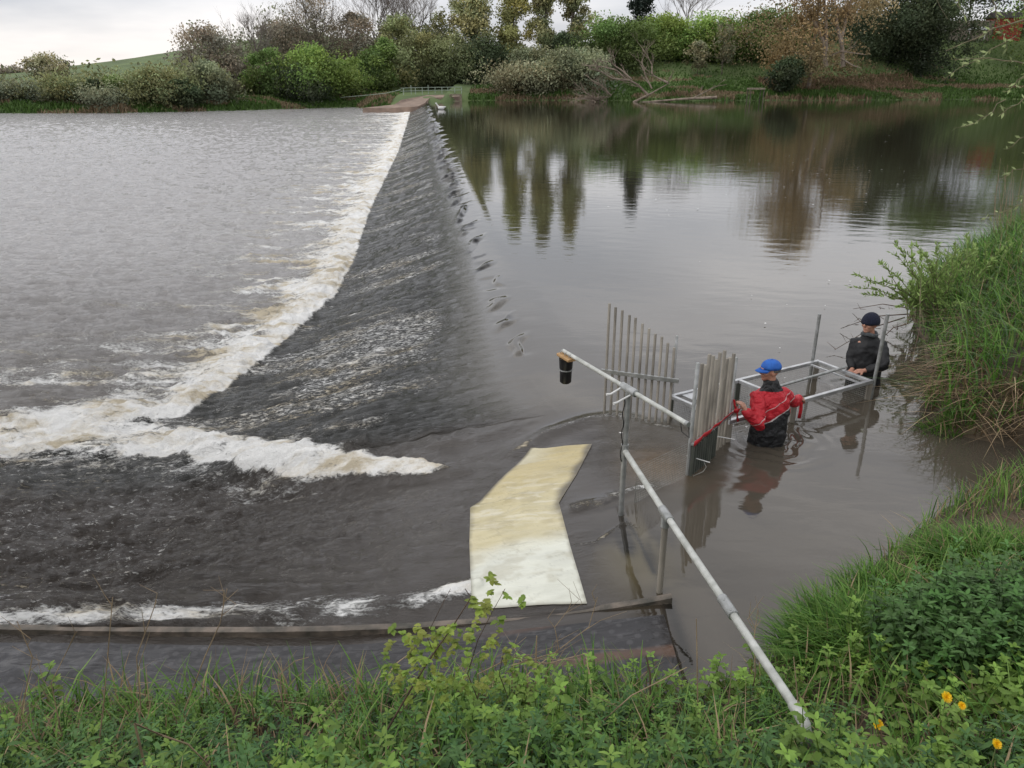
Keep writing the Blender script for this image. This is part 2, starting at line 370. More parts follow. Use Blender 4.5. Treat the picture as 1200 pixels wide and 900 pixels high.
def water_material():
    m, nt, b = new_mat('river water'); L = nt.links.new
    tc = N(nt, 'ShaderNodeTexCoord')
    col = N(nt, 'ShaderNodeAttribute', attribute_name='tint'); fo = N(nt, 'ShaderNodeAttribute', attribute_name='foam'); rp = N(nt, 'ShaderNodeAttribute', attribute_name='ripple')
    def nz(sc, st, det=5, rough=.6, dist=0., rot=0):
        mp = N(nt, 'ShaderNodeMapping'); mp.inputs['Scale'].default_value = st; mp.inputs['Rotation'].default_value = (0, 0, rot); L(tc.outputs['Object'], mp.inputs[0])
        n = N(nt, 'ShaderNodeTexNoise'); n.inputs['Scale'].default_value = sc; n.inputs['Detail'].default_value = det; n.inputs['Roughness'].default_value = rough; n.inputs['Distortion'].default_value = dist
        L(mp.outputs[0], n.inputs['Vector']); return n.outputs[0]
    def math_(op, a, b_=None, c=None):
        n = N(nt, 'ShaderNodeMath', operation=op)
        for i, v in enumerate((a, b_, c)):
            if v is None: continue
            if isinstance(v, (int, float)): n.inputs[i].default_value = v
            else: L(v, n.inputs[i])
        return n.outputs[0]
    n1 = nz(2.6, (.5, 1.35, 1), 10, .74, .5, .12); n2 = nz(22., (.7, 1.4, 1), 5, .75, .6, .12)
    nn = math_('ADD', math_('MULTIPLY', n1, .62), math_('MULTIPLY', n2, .38))
    # foam where (noise) exceeds (1-density)
    th = math_('SUBTRACT', math_('MULTIPLY', math_('SUBTRACT', 1., fo.outputs['Fac']), .46), -.27)   # .73 .. .27
    mr = N(nt, 'ShaderNodeMapRange', interpolation_type='SMOOTHSTEP'); L(math_('SUBTRACT', nn, th), mr.inputs['Value'])
    mr.inputs['From Min'].default_value = -.03; mr.inputs['From Max'].default_value = .10
    fm = math_('MULTIPLY', mr.outputs[0], math_('MINIMUM', math_('MULTIPLY', fo.outputs['Fac'], 6.), 1.))
    spa = N(nt, 'ShaderNodeAttribute', attribute_name='speck'); dua = N(nt, 'ShaderNodeAttribute', attribute_name='dull')
    ns = nz(17., (.55, 1.5, 1), 6, .8, .5, .2)
    sps = N(nt, 'ShaderNodeMapRange', interpolation_type='SMOOTHSTEP'); L(math_('SUBTRACT', ns, math_('SUBTRACT', .74, math_('MULTIPLY', spa.outputs['Fac'], .25))), sps.inputs['Value']); sps.inputs['From Min'].default_value = 0; sps.inputs['From Max'].default_value = .07
    fm = math_('MAXIMUM', fm, math_('MULTIPLY', sps.outputs[0], math_('MULTIPLY', spa.outputs['Fac'], .9)))  # specks take the foam colour, painted apron glints among them
    # foam colour: cream to yellow-brown in the hollows
    fr = N(nt, 'ShaderNodeValToRGB'); L(nz(1.3, (.5, 1.2, 1), 6, .7, .3), fr.inputs[0])
    e = fr.color_ramp.elements; e[0].position = .40; e[0].color = (.60, .53, .40, 1); e[1].position = .55; e[1].color = (.93, .93, .91, 1)
    e2 = fr.color_ramp.elements.new(.47); e2.color = (.84, .81, .74, 1)
    mx = N(nt, 'ShaderNodeMix', data_type='RGBA'); L(fm, mx.inputs[0]); L(col.outputs['Color'], mx.inputs[6]); L(fr.outputs[0], mx.inputs[7])
    L(mx.outputs[2], b.inputs['Base Color'])
    b.inputs['IOR'].default_value = 1.60
    rr = math_('ADD', math_('MULTIPLY', fm, .5), math_('ADD', .035, math_('MULTIPLY', rp.outputs['Fac'], .05))); L(rr, b.inputs['Roughness'])
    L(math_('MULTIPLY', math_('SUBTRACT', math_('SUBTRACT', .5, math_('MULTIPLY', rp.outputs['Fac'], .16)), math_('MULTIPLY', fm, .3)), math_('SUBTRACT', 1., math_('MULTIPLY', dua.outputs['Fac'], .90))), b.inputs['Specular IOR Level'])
    # ripples
    h = math_('MULTIPLY', rp.outputs['Fac'], math_('ADD', math_('MULTIPLY', nz(3.6, (.7, 1.6, 1), 9, .72, .8, .2), .11), math_('MULTIPLY', nz(13., (.8, 1.5, 1), 4, .6, .6, -.1), .03)))
    hc = math_('MULTIPLY', nz(1.1, (1, 2.2, 1), 5, .5, .3), .0045)
    h = math_('ADD', math_('ADD', h, hc), math_('MULTIPLY', math_('MULTIPLY', fm, nz(16., (1, 1.2, 1), 6, .7)), .045))
    bp = N(nt, 'ShaderNodeBump'); bp.inputs['Strength'].default_value = 1.0; bp.inputs['Distance'].default_value = 1.0
    L(h, bp.inputs['Height']); L(bp.outputs[0], b.inputs['Normal'])
    return m
MAT = {}
MAT['water'] = water_material()
MAT['galv'] = simple('galvanised steel', (.42, .43, .43), (.27, .28, .27), 14, .42, .55, .15, 60)
MAT['galvd'] = simple('weathered pole', (.36, .33, .28), (.17, .155, .13), 9, .6, .25, .2, 50, stretch=(1, 1, .25))
MAT['galvw'] = simple('wet stained pole', (.13, .14, .12), (.06, .07, .06), 9, .3, .25, .2, 50, stretch=(1, 1, .3))
MAT['alu'] = simple('aluminium box section', (.62, .63, .64), (.42, .43, .44), 10, .35, .6, .08, 60)
MAT['pvc'] = simple('pale painted pipe', (.56, .57, .54), (.36, .37, .34), 11, .45, .2, .15, 60)
MAT['black'] = simple('black plastic', (.012, .012, .013), (.006, .006, .006), 10, .35)
MAT['blackc'] = simple('black drysuit cloth', (.012, .013, .015), (.005, .005, .006), 6, .7, 0, .5, 12)
MAT['wood'] = simple('pale timber', (.48, .30, .14), (.36, .21, .09), 30, .6, 0, .2, 60, stretch=(.2, 1, 1))
MAT['red'] = simple('red tape', (.62, .02, .03), (.45, .012, .02), 20, .4, 0, .3, 50)
MAT['white'] = simple('white plastic', (.75, .75, .74), (.6, .6, .58), 10, .4)
MAT['conc'] = simple('mossy concrete', (.26, .22, .16), (.12, .11, .07), 7, .75, 0, .5, 30)
MAT['concf'] = simple('weathered pinkish concrete', (.30, .22, .17), (.19, .14, .11), .8, .85, 0, .3, 6)
MAT['mesh'] = simple('galvanised wire', (.30, .30, .28), (.2, .2, .18), 12, .5, .4)
MAT['skin'] = simple('skin', (.50, .27, .19), (.40, .19, .13), 14, .5)
MAT['cap'] = simple('blue cloth', (.02, .13, .50), (.014, .09, .38), 20, .75, 0, .3, 80)
MAT['navy'] = simple('navy knit', (.008, .012, .035), (.004, .006, .018), 60, .9, 0, .8, 120)
MAT['straw'] = simple('dry straw stalk', (.36, .27, .17), (.18, .13, .08), 6, .8)
MAT['twig'] = simple('brown bramble stem', (.12, .075, .05), (.06, .04, .03), 10, .7)
MAT['bark'] = simple('bark', (.13, .11, .085), (.05, .042, .03), 3, .9, 0, .4, 8)
MAT['barkp'] = simple('pale bark', (.34, .28, .22), (.16, .13, .10), 1.2, .9, 0, .3, 5)
MAT['dead'] = simple('bleached dead wood', (.30, .24, .19), (.15, .12, .09), 1.5, .9)
build_water()
# =================================================================== LIGHT, SKY, CAMERA
w = bpy.data.worlds.new('World'); scene.world = w; w.use_nodes = True
nt = w.node_tree; bg = nt.nodes['Background']; L = nt.links.new
SUN_EL, SUN_AZ = math.radians(48), math.radians(250)
sky = N(nt, 'ShaderNodeTexSky', sky_type='NISHITA'); sky.sun_disc = False; sky.sun_elevation = SUN_EL; sky.sun_rotation = SUN_AZ
tc = N(nt, 'ShaderNodeTexCoord'); sx = N(nt, 'ShaderNodeSeparateXYZ'); L(tc.outputs['Generated'], sx.inputs[0])
mp = N(nt, 'ShaderNodeMapping'); mp.inputs['Scale'].default_value = (1, 1, 5); L(tc.outputs['Generated'], mp.inputs[0])
cn = N(nt, 'ShaderNodeTexNoise'); cn.inputs['Scale'].default_value = 2.6; cn.inputs['Detail'].default_value = 6; cn.inputs['Roughness'].default_value = .5; L(mp.outputs[0], cn.inputs['Vector'])
cr = N(nt, 'ShaderNodeValToRGB'); L(cn.outputs[0], cr.inputs[0])
cr.color_ramp.elements[0].position = .38; cr.color_ramp.elements[0].color = (4.8, 4.95, 5.3, 1)
cr.color_ramp.elements[1].position = .62; cr.color_ramp.elements[1].color = (7.6, 7.5, 7.5, 1)
zr = N(nt, 'ShaderNodeValToRGB'); L(sx.outputs['Z'], zr.inputs[0])
zr.color_ramp.elements[0].position = 0; zr.color_ramp.elements[0].color = (1.25, 1.18, 1.12, 1)
zr.color_ramp.elements[1].position = .9; zr.color_ramp.elements[1].color = (1.25, 1.25, 1.25, 1)
z2 = zr.color_ramp.elements.new(.10); z2.color = (1.22, 1.22, 1.24, 1); z3 = zr.color_ramp.elements.new(.30); z3.color = (1.75, 1.72, 1.7, 1)
cm = N(nt, 'ShaderNodeMix', data_type='RGBA', blend_type='MULTIPLY'); cm.inputs[0].default_value = 1; L(cr.outputs[0], cm.inputs[6]); L(zr.outputs[0], cm.inputs[7])
sm = N(nt, 'ShaderNodeMix', data_type='RGBA'); sm.inputs[0].default_value = .90; L(sky.outputs[0], sm.inputs[6]); L(cm.outputs[2], sm.inputs[7])
L(sm.outputs[2], bg.inputs['Color']); bg.inputs['Strength'].default_value = .118
sl = bpy.data.lights.new('sun', 'SUN'); sl.energy = .9; sl.angle = math.radians(18); sl.color = (1, .96, .9)
so = bpy.data.objects.new('sun', sl); COL.objects.link(so)
dv = Vector((math.sin(SUN_AZ)*math.cos(SUN_EL), math.cos(SUN_AZ)*math.cos(SUN_EL), math.sin(SUN_EL)))
so.rotation_euler = (-dv).to_track_quat('-Z', 'Y').to_euler(); so.location = (0, 0, 30)
cam = bpy.data.cameras.new('camera'); co = bpy.data.objects.new('camera', cam); COL.objects.link(co)
co.location = (0, 0, H); co.rotation_euler = (PI/2-PITCH, 0, 0); cam.sensor_width = 36; cam.lens = 36*F/1200; cam.clip_end = 3000; cam.clip_start = .05
scene.camera = co
scene.view_settings.view_transform = 'Standard'; scene.view_settings.look = 'None'; scene.view_settings.exposure = 0
# =================================================================== GROUND
SHORE = [(-700, 905), (-300, 862), (-100, 850), (100, 843), (250, 838), (400, 832), (560, 826), (700, 826), (800, 822), (880, 806), (925, 790), (940, 740), (985, 700), (1040, 655), (1100, 605), (1155, 572), (1210, 556), (1330, 545), (1700, 540)]
SH1 = np.array([gp(px, py, -.1 if px < 800 else 0)[:2] for px, py in SHORE])
LAND1 = np.vstack([SH1, [[30, 6], [30, -8], [-30, -8], [-30, 2]]])
SHORE2 = [(1700, 528), (1400, 530), (1260, 528), (1180, 522), (1110, 508), (1082, 480), (1090, 440), (1082, 405), (1068, 372), (1075, 345), (1105, 325), (1150, 305), (1200, 285), (1300, 262), (1500, 240)]
SH2 = np.array([gp(px, py)[:2] for px, py in SHORE2])
LAND2 = np.vstack([SH2, [[60, 30], [60, 8]]])
def inside(x, y, P):
    c = np.zeros(x.shape, bool); n = len(P); j = n-1
    for i in range(n):
        xi, yi = P[i]; xj, yj = P[j]
        k = ((yi > y) != (yj > y)) & (x < (xj-xi)*(y-yi)/((yj-yi)+1e-12)+xi); c ^= k; j = i
    return c
def land_h(x, y):
    x = np.asarray(x, float); y = np.asarray(y, float)
    d1 = dist_line(x, y, SH1); d1 = np.where(inside(x, y, LAND1), d1, -d1)
    d2 = dist_line(x, y, SH2); d2 = np.where(inside(x, y, LAND2), d2, -d2)
    k = np.interp(x, [1.0, 2.4, 4], [.50, .45, .38])
    h1 = np.where(d1 > 0, .06+k*d1+.25*(fbm(x*1.2, y*1.2, 201, 3)-.5)*sst(0, .8, d1), d1*1.2)
    h1 = np.minimum(h1, 2.2+.1*(h1-2.2))
    h2 = np.where(d2 > 0, .85*(1-np.exp(-d2/.55))+.03*d2+.3*(fbm(x*.9, y*.9, 203, 3)-.5)*sst(0, 1, d2), d2*1.4)
    return np.maximum(h1, h2), d1, d2
def ground_at(x, y): return float(land_h(np.array([x]), np.array([y]))[0][0])
gx = np.concatenate([np.arange(-14, -6, .25), np.arange(-6, 10, .07), np.arange(10, 30, .3)]); gy = np.concatenate([np.arange(-3, 12, .07), np.arange(12, 29, .25)])
GX, GY = np.meshgrid(gx, gy); hz, d1, d2 = land_h(GX, GY); ok = (d1 > -.5) | (d2 > -.5)
hz = hz+.03*(noise(GX*7, GY*7, 205)-.5)
idx = np.arange(GX.size).reshape(GX.shape); q = np.stack([idx[:-1, :-1], idx[:-1, 1:], idx[1:, 1:], idx[1:, :-1]], -1)
okq = ok[:-1, :-1] | ok[1:, 1:]; q = q[okq]
MAT['soil'] = simple('damp bank soil', (.10, .075, .048), (.035, .028, .018), 3.5, .95, 0, .8, 14)
o = mesh_obj('river_bank', np.stack([GX, GY, hz], -1).reshape(-1, 3), q, MAT['soil']); tag(o, kind='structure')
# far bank: one sheet to the horizon
def far_shore(x):
    return np.interp(x, [-400, -120, -76, -60, -45, -30, -22, -14, -9, 0, 30, 60, 90, 140, 400], [128, 122, 123, 124, 135, 150, 140, 132, 150, 152, 150, 152, 160, 165, 190])
def far_h(x, y):
    d = y-far_shore(x)
    base = np.where(x < -12, -1.3, -.1)
    h = base+np.where(d > 0, 2.2*(1-np.exp(-d/5.))+.012*np.clip(d, 0, 60), d*.5)
    right = sst(-2, 18, x)*(d > 0)
    h = h+right*(.9*(1-np.exp(-np.clip(d, 0, None)/6))+4.2*sst(6, 30, d))+sst(55, 85, x)*sst(8, 32, d)*6.5
    hill = 15.5*np.exp(-(((x+72)/66)**2+((y-330)/95)**2))+3*np.exp(-(((x+140)/90)**2+((y-300)/90)**2))
    h = h+hill*sst(5, 60, d)+.6*(fbm(x*.12, y*.12, 211, 3)-.5)*sst(0, 6, d)
    return h
fx = np.concatenate([np.linspace(-900, -130, 40), np.linspace(-128, 150, 280), np.linspace(155, 900, 40)])
fd = np.concatenate([np.linspace(-3, 12, 32), np.geomspace(13, 2000, 90)])
FX = np.repeat(fx[None, :], len(fd), 0); FY = far_shore(FX)+fd[:, None]
fz = far_h(FX, FY); idx = np.arange(FX.size).reshape(FX.shape); q = np.stack([idx[:-1, :-1], idx[:-1, 1:], idx[1:, 1:], idx[1:, :-1]], -1).reshape(-1, 4)
MAT['grassland'] = simple('meadow grass', (.12, .17, .055), (.07, .105, .035), .12, .9, 0, .6, 1.5)
o = mesh_obj('far_bank', np.stack([FX, FY, fz], -1).reshape(-1, 3), q, MAT['grassland']); tag(o, kind='structure')
def far_ground(x, y): return float(far_h(np.array([float(x)]), np.array([float(y)]))[0])
# =================================================================== FAR TREES
def leaf_cloud(C, S, n, size, tintf, flat=.5):
    """n leaf cards round clump centres C with spreads S -> verts, quads, tint"""
    k = rng.integers(0, len(C), n); g_ = rng.normal(0, 1, (n, 3)); g_ /= np.linalg.norm(g_, axis=1)[:, None]; g_ *= (rng.random((n, 1))**.75)*2.5
    P = C[k]+g_*S[k][:, None]*np.array([1, 1, .8])
    u = rng.normal(0, 1, (n, 3)); u /= np.linalg.norm(u, axis=1)[:, None]
    v = np.cross(u, rng.normal(0, 1, (n, 3))); v /= np.linalg.norm(v, axis=1)[:, None]
    s = size*(.6+.8*rng.random((n, 1)))
    V = np.stack([P-u*s, P+v*s*flat, P+u*s, P-v*s*flat], 1).reshape(-1, 3)
    Q = np.arange(4*n).reshape(n, 4); t = tintf(k, P); t = np.repeat(t, 4, 0)
    return V, Q, t
def crown_mesh(cx, cy, zb, zt, rx, kind, nl, size, dens=1.0):
    nl = int(nl*2.6); rx *= 1.16
    """clump centres inside an uneven outline"""
    hgt = zt-zb; n = {'bush': 34, 'tree': 46, 'poplar': 60, 'airy': 40, 'willow': 40, 'conifer': 46}[kind]
    C = []; S = []
    for _ in range(n):
        a = rnd.uniform(0, 2*PI); q = rnd.random()**.6
        if kind == 'bush': h = rnd.random()**.9; r = rx*math.sqrt(max(0, 1-(h*.98)**2.6))*q; s = rx*.20
        elif kind == 'poplar': h = rnd.random(); r = rx*(math.sin(PI*min(1, h*.8+.18))**.7)*q*(1-.5*h); s = rx*.25
        elif kind == 'conifer': h = rnd.random(); r = rx*(1-h)*q+.2; s = rx*.14
        elif kind == 'airy': h = rnd.random(); r = rx*math.sin(PI*(h*.8+.15))**.6*q; s = rx*.24
        else: h = rnd.random(); r = rx*math.sin(PI*(h*.78+.2))**.7*q; s = rx*.19
        lob = 1+.28*math.sin(a*3+cx)+.18*math.sin(a*5+h*7)
        C.append((cx+r*lob*math.cos(a), cy+r*lob*math.sin(a)*.8, zb+hgt*h*(1 if kind != 'bush' else .93))); S.append(s*rnd.uniform(.6, 1.3)*(.7 if h > .8 else 1))
    C = np.array(C); S = np.array(S); tone = rng.uniform(.55, 1.35, n); hue = rng.uniform(-.12, .12, n)
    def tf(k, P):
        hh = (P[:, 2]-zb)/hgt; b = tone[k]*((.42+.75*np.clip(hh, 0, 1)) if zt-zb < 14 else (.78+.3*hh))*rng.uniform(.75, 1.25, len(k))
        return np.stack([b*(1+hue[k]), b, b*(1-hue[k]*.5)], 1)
    return leaf_cloud(C, S, nl, size, tf), C
def limbs(mb, base, top, C, r0, m=12, tint=None, bare=0, tw=.06):
    """tapered trunk, limbs to clump centres, optional bare twigs"""
    base = Vector(base); top = Vector(top); n = 6; pts = []
    for i in range(n+1):
        f = i/n; pts.append(base.lerp(top, f)+Vector((rnd.uniform(-1, 1), rnd.uniform(-1, 1), 0))*r0*1.2*(0 if i == 0 else 1))
    mb.tube(pts, [r0*(1-.85*i/n) for i in range(n+1)], 7)
    ends = []
    for c in (rnd.sample(list(map(tuple, C)), min(m, len(C)))):
        c = Vector(c); f = min(.9, max(.12, (c.z-base.z)/(top.z-base.z)*.62)); s = base.lerp(top, f)
        mid = s.lerp(c, .5)+Vector((rnd.uniform(-.3, .3), rnd.uniform(-.3, .3), (c-s).length*.10))
        mb.tube([s, mid, c], [r0*.34*(1-f*.5), r0*.2, r0*.05], 5); ends.append((mid, c))
    return ends
def twigs(mb, p, d, l, r, depth, seg=3):
    if depth == 0 or r < .008: return
    q = p+d*l*.5+Vector((rnd.uniform(-1, 1), rnd.uniform(-1, 1), rnd.uniform(-.3, 1)))*l*.06; e = p+d*l
    mb.tube([p, q, e], [r, r*.8, r*.55], seg, cap=False)
    for _ in range(3 if depth > 1 else 2):
        dd = (d+Vector((rnd.uniform(-1, 1), rnd.uniform(-1, 1), rnd.uniform(-.25, .7)))*.62).normalized()
        twigs(mb, p.lerp(e, rnd.uniform(.45, 1)), dd, l*rnd.uniform(.62, .82), r*.58, depth-1, seg)
HUES = dict(olive=(.27, .29, .13), green=(.18, .27, .075), bright=(.25, .36, .085), dark=(.085, .115, .055), grey=(.22, .24, .15), yellow=(.46, .46, .19),
            brown=(.33, .29, .22), orange=(.38, .29, .15), popl=(.44, .44, .22), pale=(.33, .32, .19), conifer=(.03, .045, .035), sage=(.28, .31, .18))  # far foliage paled so its colours carry some distance haze
LM = {k: leafmat('foliage '+k, v) for k, v in HUES.items()}
def px_tree(name, cat, label, group, px, ptop, wpx, Y, kind, hue, nl, size=None, bare=False, zb=None, bark='bark', crownfrom=.0):
    x = at(px, 100, Y)[0]; g = far_ground(x, Y); dep = Y*CP+H*SP
    zt = at(px, ptop, Y)[2]; rx = wpx/2*dep/F
    t = thing(name, label, cat, (x, Y, g-.1), group)
    hgt = zt-g
    zb = g+hgt*crownfrom
    if not bare:
        (V, Q, T_), C = crown_mesh(x, Y, zb+.2, zt, rx, kind, nl, size or .16*dep/100)
        tr = MB(); limbs(tr, (x, Y, g-.2), (x+rnd.uniform(-.3, .3), Y, zb+(zt-zb)*(.93 if kind in ('poplar', 'airy', 'conifer') else .7)), C, max(.07, hgt*.014), 14)
        tr.build('trunk', MAT[bark], t)
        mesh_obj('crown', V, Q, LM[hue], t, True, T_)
    else:
        tr = MB(); r0 = hgt*.016; top = Vector((x, Y, g+hgt*.62))
        tr.tube([(x, Y, g-.2), (x+.2, Y, g+hgt*.3), tuple(top)], [r0, r0*.8, r0*.45], 7)
        tr.build('trunk', MAT[bark], t)
        c = MB()
        for i in range(11):
            f = rnd.uniform(.15, .66); a = 2*PI*i/11+rnd.uniform(-.3, .3); spread = rx/hgt*1.5
            d = Vector((math.cos(a)*spread, math.sin(a)*spread, rnd.uniform(.75, 1.2))).normalized()
            twigs(c, Vector((x, Y, g+hgt*f)), d, hgt*(1-f)*.46, r0*.34, 5)
        c.build('crown', MAT[bark], t)
        if nl:
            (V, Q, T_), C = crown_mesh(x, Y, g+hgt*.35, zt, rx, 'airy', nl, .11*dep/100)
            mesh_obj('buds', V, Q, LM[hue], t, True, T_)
    return t
G1 = 'trees and bushes on the far bank left of the weir'; G2 = 'trees and bushes on the far bank right of the weir'
MAT['barkg'] = simple('grey twigs', (.20, .17, .15), (.12, .10, .09), 2, .9)
B = px_tree
# (name, cat, label, group, px, top px, width px, distance, kind, hue, leaves, ...)
B('distant_bush', 'bush', 'small brownish bush alone on the skyline at the far left edge', G1, 14, 84, 34, 235, 'bush', 'brown', 1200)
B('distant_tree', 'tree', 'pale yellowish tree standing above the hill slope at far left', G1, 63, 69, 46, 150, 'airy', 'pale', 2200, crownfrom=.25)
B('far_bush', 'bush', 'low grey green bush at the left edge of the far shore', G1, 20, 104, 80, 131, 'bush', 'grey', 3200)
B('far_bush', 'bush', 'olive bush on the far shore below the pale yellowish tree', G1, 72, 92, 64, 130, 'bush', 'olive', 3200)
B('far_bush', 'bush', 'dark green bush between two olive bushes under the hill', G1, 106, 96, 40, 131, 'bush', 'dark', 2500)
B('far_bush', 'bush', 'yellow green bush right of the dark bush under the hill', G1, 136, 90, 36, 132, 'bush', 'green', 2500)
B('far_bush', 'bush', 'low grey green bush at the waterline under the hill', G1, 122, 108, 60, 128, 'bush', 'grey', 2500)
B('far_willow', 'tree', 'rounded olive willow below the crest of the green hill', G1, 178, 85, 76, 131, 'bush', 'olive', 5000)
B('far_bush', 'bush', 'dark bush at the waterline right of the rounded olive willow', G1, 208, 96, 40, 132, 'bush', 'dark', 2500)
B('far_bush', 'bush', 'sage green bush beside the foot of the brown twiggy tree', G1, 244, 72, 50, 137, 'bush', 'sage', 3600)
B('budding_tree', 'tree', 'brown twiggy tree where the hill meets the wood', G1, 250, 36, 66, 152, 'airy', 'brown', 3600, bark='barkg')
B('bare_tree', 'tree', 'leafless grey tree with a wide fan of twigs', G1, 304, 10, 72, 168, 'airy', 'brown', 0, bare=True, bark='barkg')
B('far_bush', 'bush', 'bright green bush in front of the leafless fan shaped tree', G1, 312, 56, 46, 148, 'bush', 'green', 3500)
B('far_bush', 'bush', 'dull brown bush left of the bright green one', G1, 284, 66, 50, 152, 'bush', 'brown', 3000)
B('budding_tree', 'tree', 'tall brown budding tree with upright branches, the tallest left of the poplars', G1, 374, -8, 76, 175, 'airy', 'brown', 3200, bare=True)
B('far_bush', 'bush', 'wide fresh green bush beneath the tall brown budding tree', G1, 366, 58, 80, 152, 'bush', 'bright', 5200)
B('far_bush', 'bush', 'dark low bush at the waterline beneath the fresh green bushes', G1, 345, 84, 70, 148, 'bush', 'dark', 2500)
B('far_bush', 'bush', 'fresh green bush behind the sloping concrete bank', G1, 404, 66, 44, 158, 'bush', 'bright', 3200)
B('round_tree', 'tree', 'brown rounded tree right of the tallest budding tree', G1, 419, 14, 42, 178, 'airy', 'brown', 3600)
B('far_bush', 'bush', 'green bush above the left end of the railing', G1, 450, 44, 48, 166, 'bush', 'green', 4200)
B('bare_tree', 'tree', 'leafless grey tree behind the green bush by the railing', G1, 448, -14, 60, 192, 'airy', 'brown', 0, bare=True, bark='barkg')
B('bare_tree', 'tree', 'leafless grey tree nearest the left side of the poplars', G1, 492, -8, 80, 190, 'airy', 'brown', 0, bare=True, bark='barkg')
B('far_willow', 'tree', 'olive willow directly above the railing of the weir end', G1, 503, 40, 84, 172, 'bush', 'olive', 6000)
B('round_tree', 'tree', 'brownish round topped tree between the two leafless trees left of the railing', G1, 338, 30, 60, 180, 'airy', 'brown', 3200, bark='barkg')
B('bare_tree', 'tree', 'leafless grey tree rising just right of the brown rounded tree', G1, 470, -20, 70, 198, 'airy', 'brown', 0, bare=True, bark='barkg')
B('round_tree', 'tree', 'dull olive tree behind the green bush above the left end of the railing', G1, 472, 24, 56, 182, 'airy', 'olive', 3800, bark='barkg')
B('round_tree', 'tree', 'pale budding tree hugging the left side of the leftmost poplar', G1, 517, 12, 36, 190, 'airy', 'olive', 1800, bark='barkg')
B('far_bush', 'bush', 'fresh green bush closest behind the sage bush under the brown twiggy tree', G1, 276, 70, 50, 158, 'bush', 'olive', 3600)
G3 = 'poplars beyond the end of the weir'
B('poplar', 'tree', 'yellow green poplar, leftmost of the poplar row', G3, 556, -40, 42, 183, 'poplar', 'popl', 7000, crownfrom=.2)
B('poplar', 'tree', 'yellow green poplar, second from the left of the poplar row', G3, 603, -66, 32, 183, 'poplar', 'yellow', 8000, crownfrom=.18)
B('poplar', 'tree', 'olive poplar with ragged crown, third from the left of the poplar row', G3, 637, -82, 29, 183, 'poplar', 'popl', 8500, crownfrom=.18)
B('poplar', 'tree', 'darker slim poplar, rightmost of the poplar row', G3, 671, -88, 27, 183, 'poplar', 'popl', 7000, crownfrom=.16)
B('far_bush', 'bush', 'dark bush at the foot of the poplar row', G3, 566, 48, 70, 176, 'bush', 'dark', 4500)
B('far_bush', 'bush', 'dull sage bush right of the poplar row base', G3, 622, 60, 60, 172, 'bush', 'sage', 3800)
B('far_bush', 'bush', 'dark green bush between the poplars and the big green willow', G3, 660, 40, 54, 178, 'bush', 'dark', 3800)
B('far_willow', 'bush', 'pale grey green willow shrub at the waterline left of the fallen tree', G2, 618, 84, 84, 157, 'bush', 'pale', 5200)
B('far_willow', 'bush', 'pale leafy willow shrub touching the left side of the fallen tree', G2, 672, 64, 84, 158, 'bush', 'sage', 6200)
B('far_willow', 'tree', 'big fresh green willow behind the fallen tree', G2, 722, 28, 100, 172, 'bush', 'green', 7500)
B('conifer', 'tree', 'dark conifer rising over the big green willow', G2, 748, -40, 46, 205, 'conifer', 'conifer', 4200, crownfrom=.1)
B('bare_tree', 'tree', 'leafless pale tree behind the row of bright bushes', G2, 800, -22, 76, 200, 'airy', 'brown', 0, bare=True, bark='barkg')
B('far_bush', 'bush', 'bright green rounded bush right of the big green willow', G2, 776, 22, 80, 178, 'bush', 'bright', 6200)
B('far_bush', 'bush', 'bright green rounded bush above the mown grass', G2, 828, 24, 84, 178, 'bush', 'bright', 6200)
B('far_bush', 'bush', 'rounded green bush left of the orange brown tree', G2, 884, 12, 84, 178, 'bush', 'green', 6500)
B('small_tree', 'tree', 'slim sapling with sparse pale leaves on the grass bank', G2, 845, 30, 26, 166, 'airy', 'pale', 500, crownfrom=.25)
B('small_tree', 'tree', 'short pale sapling at the left of the grass bank', G2, 816, 50, 24, 166, 'airy', 'pale', 450, crownfrom=.2)
B('orange_tree', 'tree', 'tall orange brown willow hanging over the waterside', G2, 948, -105, 124, 157, 'bush', 'orange', 11000, crownfrom=.06, bark='barkp')
B('ivy_bush', 'bush', 'dark ivy covered bush at the foot of the orange brown willow', G2, 924, 66, 36, 154, 'bush', 'dark', 2500)
B('dark_tree', 'tree', 'dark green tree right behind the orange brown willow', G2, 1030, -50, 90, 176, 'tree', 'dark', 8500, crownfrom=.05)
B('dark_tree', 'tree', 'dark spreading evergreen left of the fenced garden', G2, 1072, -4, 92, 172, 'bush', 'dark', 7500)
B('green_tree', 'tree', 'green tree overhanging the roofline of the red shed', G2, 1120, -70, 110, 196, 'tree', 'green', 7500, crownfrom=.30)
B('green_tree', 'tree', 'large green tree at the right edge of the far bank', G2, 1225, -60, 130, 176, 'tree', 'green', 7500, crownfrom=.05)
# white-limbed bare stems inside the orange tree
def pale_limb(px0, py0, Y, pts, r, parent):
    m = MB(); m.tube([at(a, b, Y) for a, b in pts], [r*(1-.7*i/(len(pts)-1)) for i in range(len(pts))], 6); return m.build('limb', MAT['barkp'], parent)
ow = [o for o in scene.objects if o.name == 'orange_tree'][0]
for pts in ([(968, 78), (966, 50), (952, 20), (940, 0), (930, -30)], [(968, 60), (968, 30), (966, 0), (964, -40)], [(988, 78), (986, 45), (992, 20), (1000, -10), (1006, -50)], [(986, 50), (980, 25), (984, 5)]):
    pale_limb(0, 0, 152.5, pts, .42, ow)
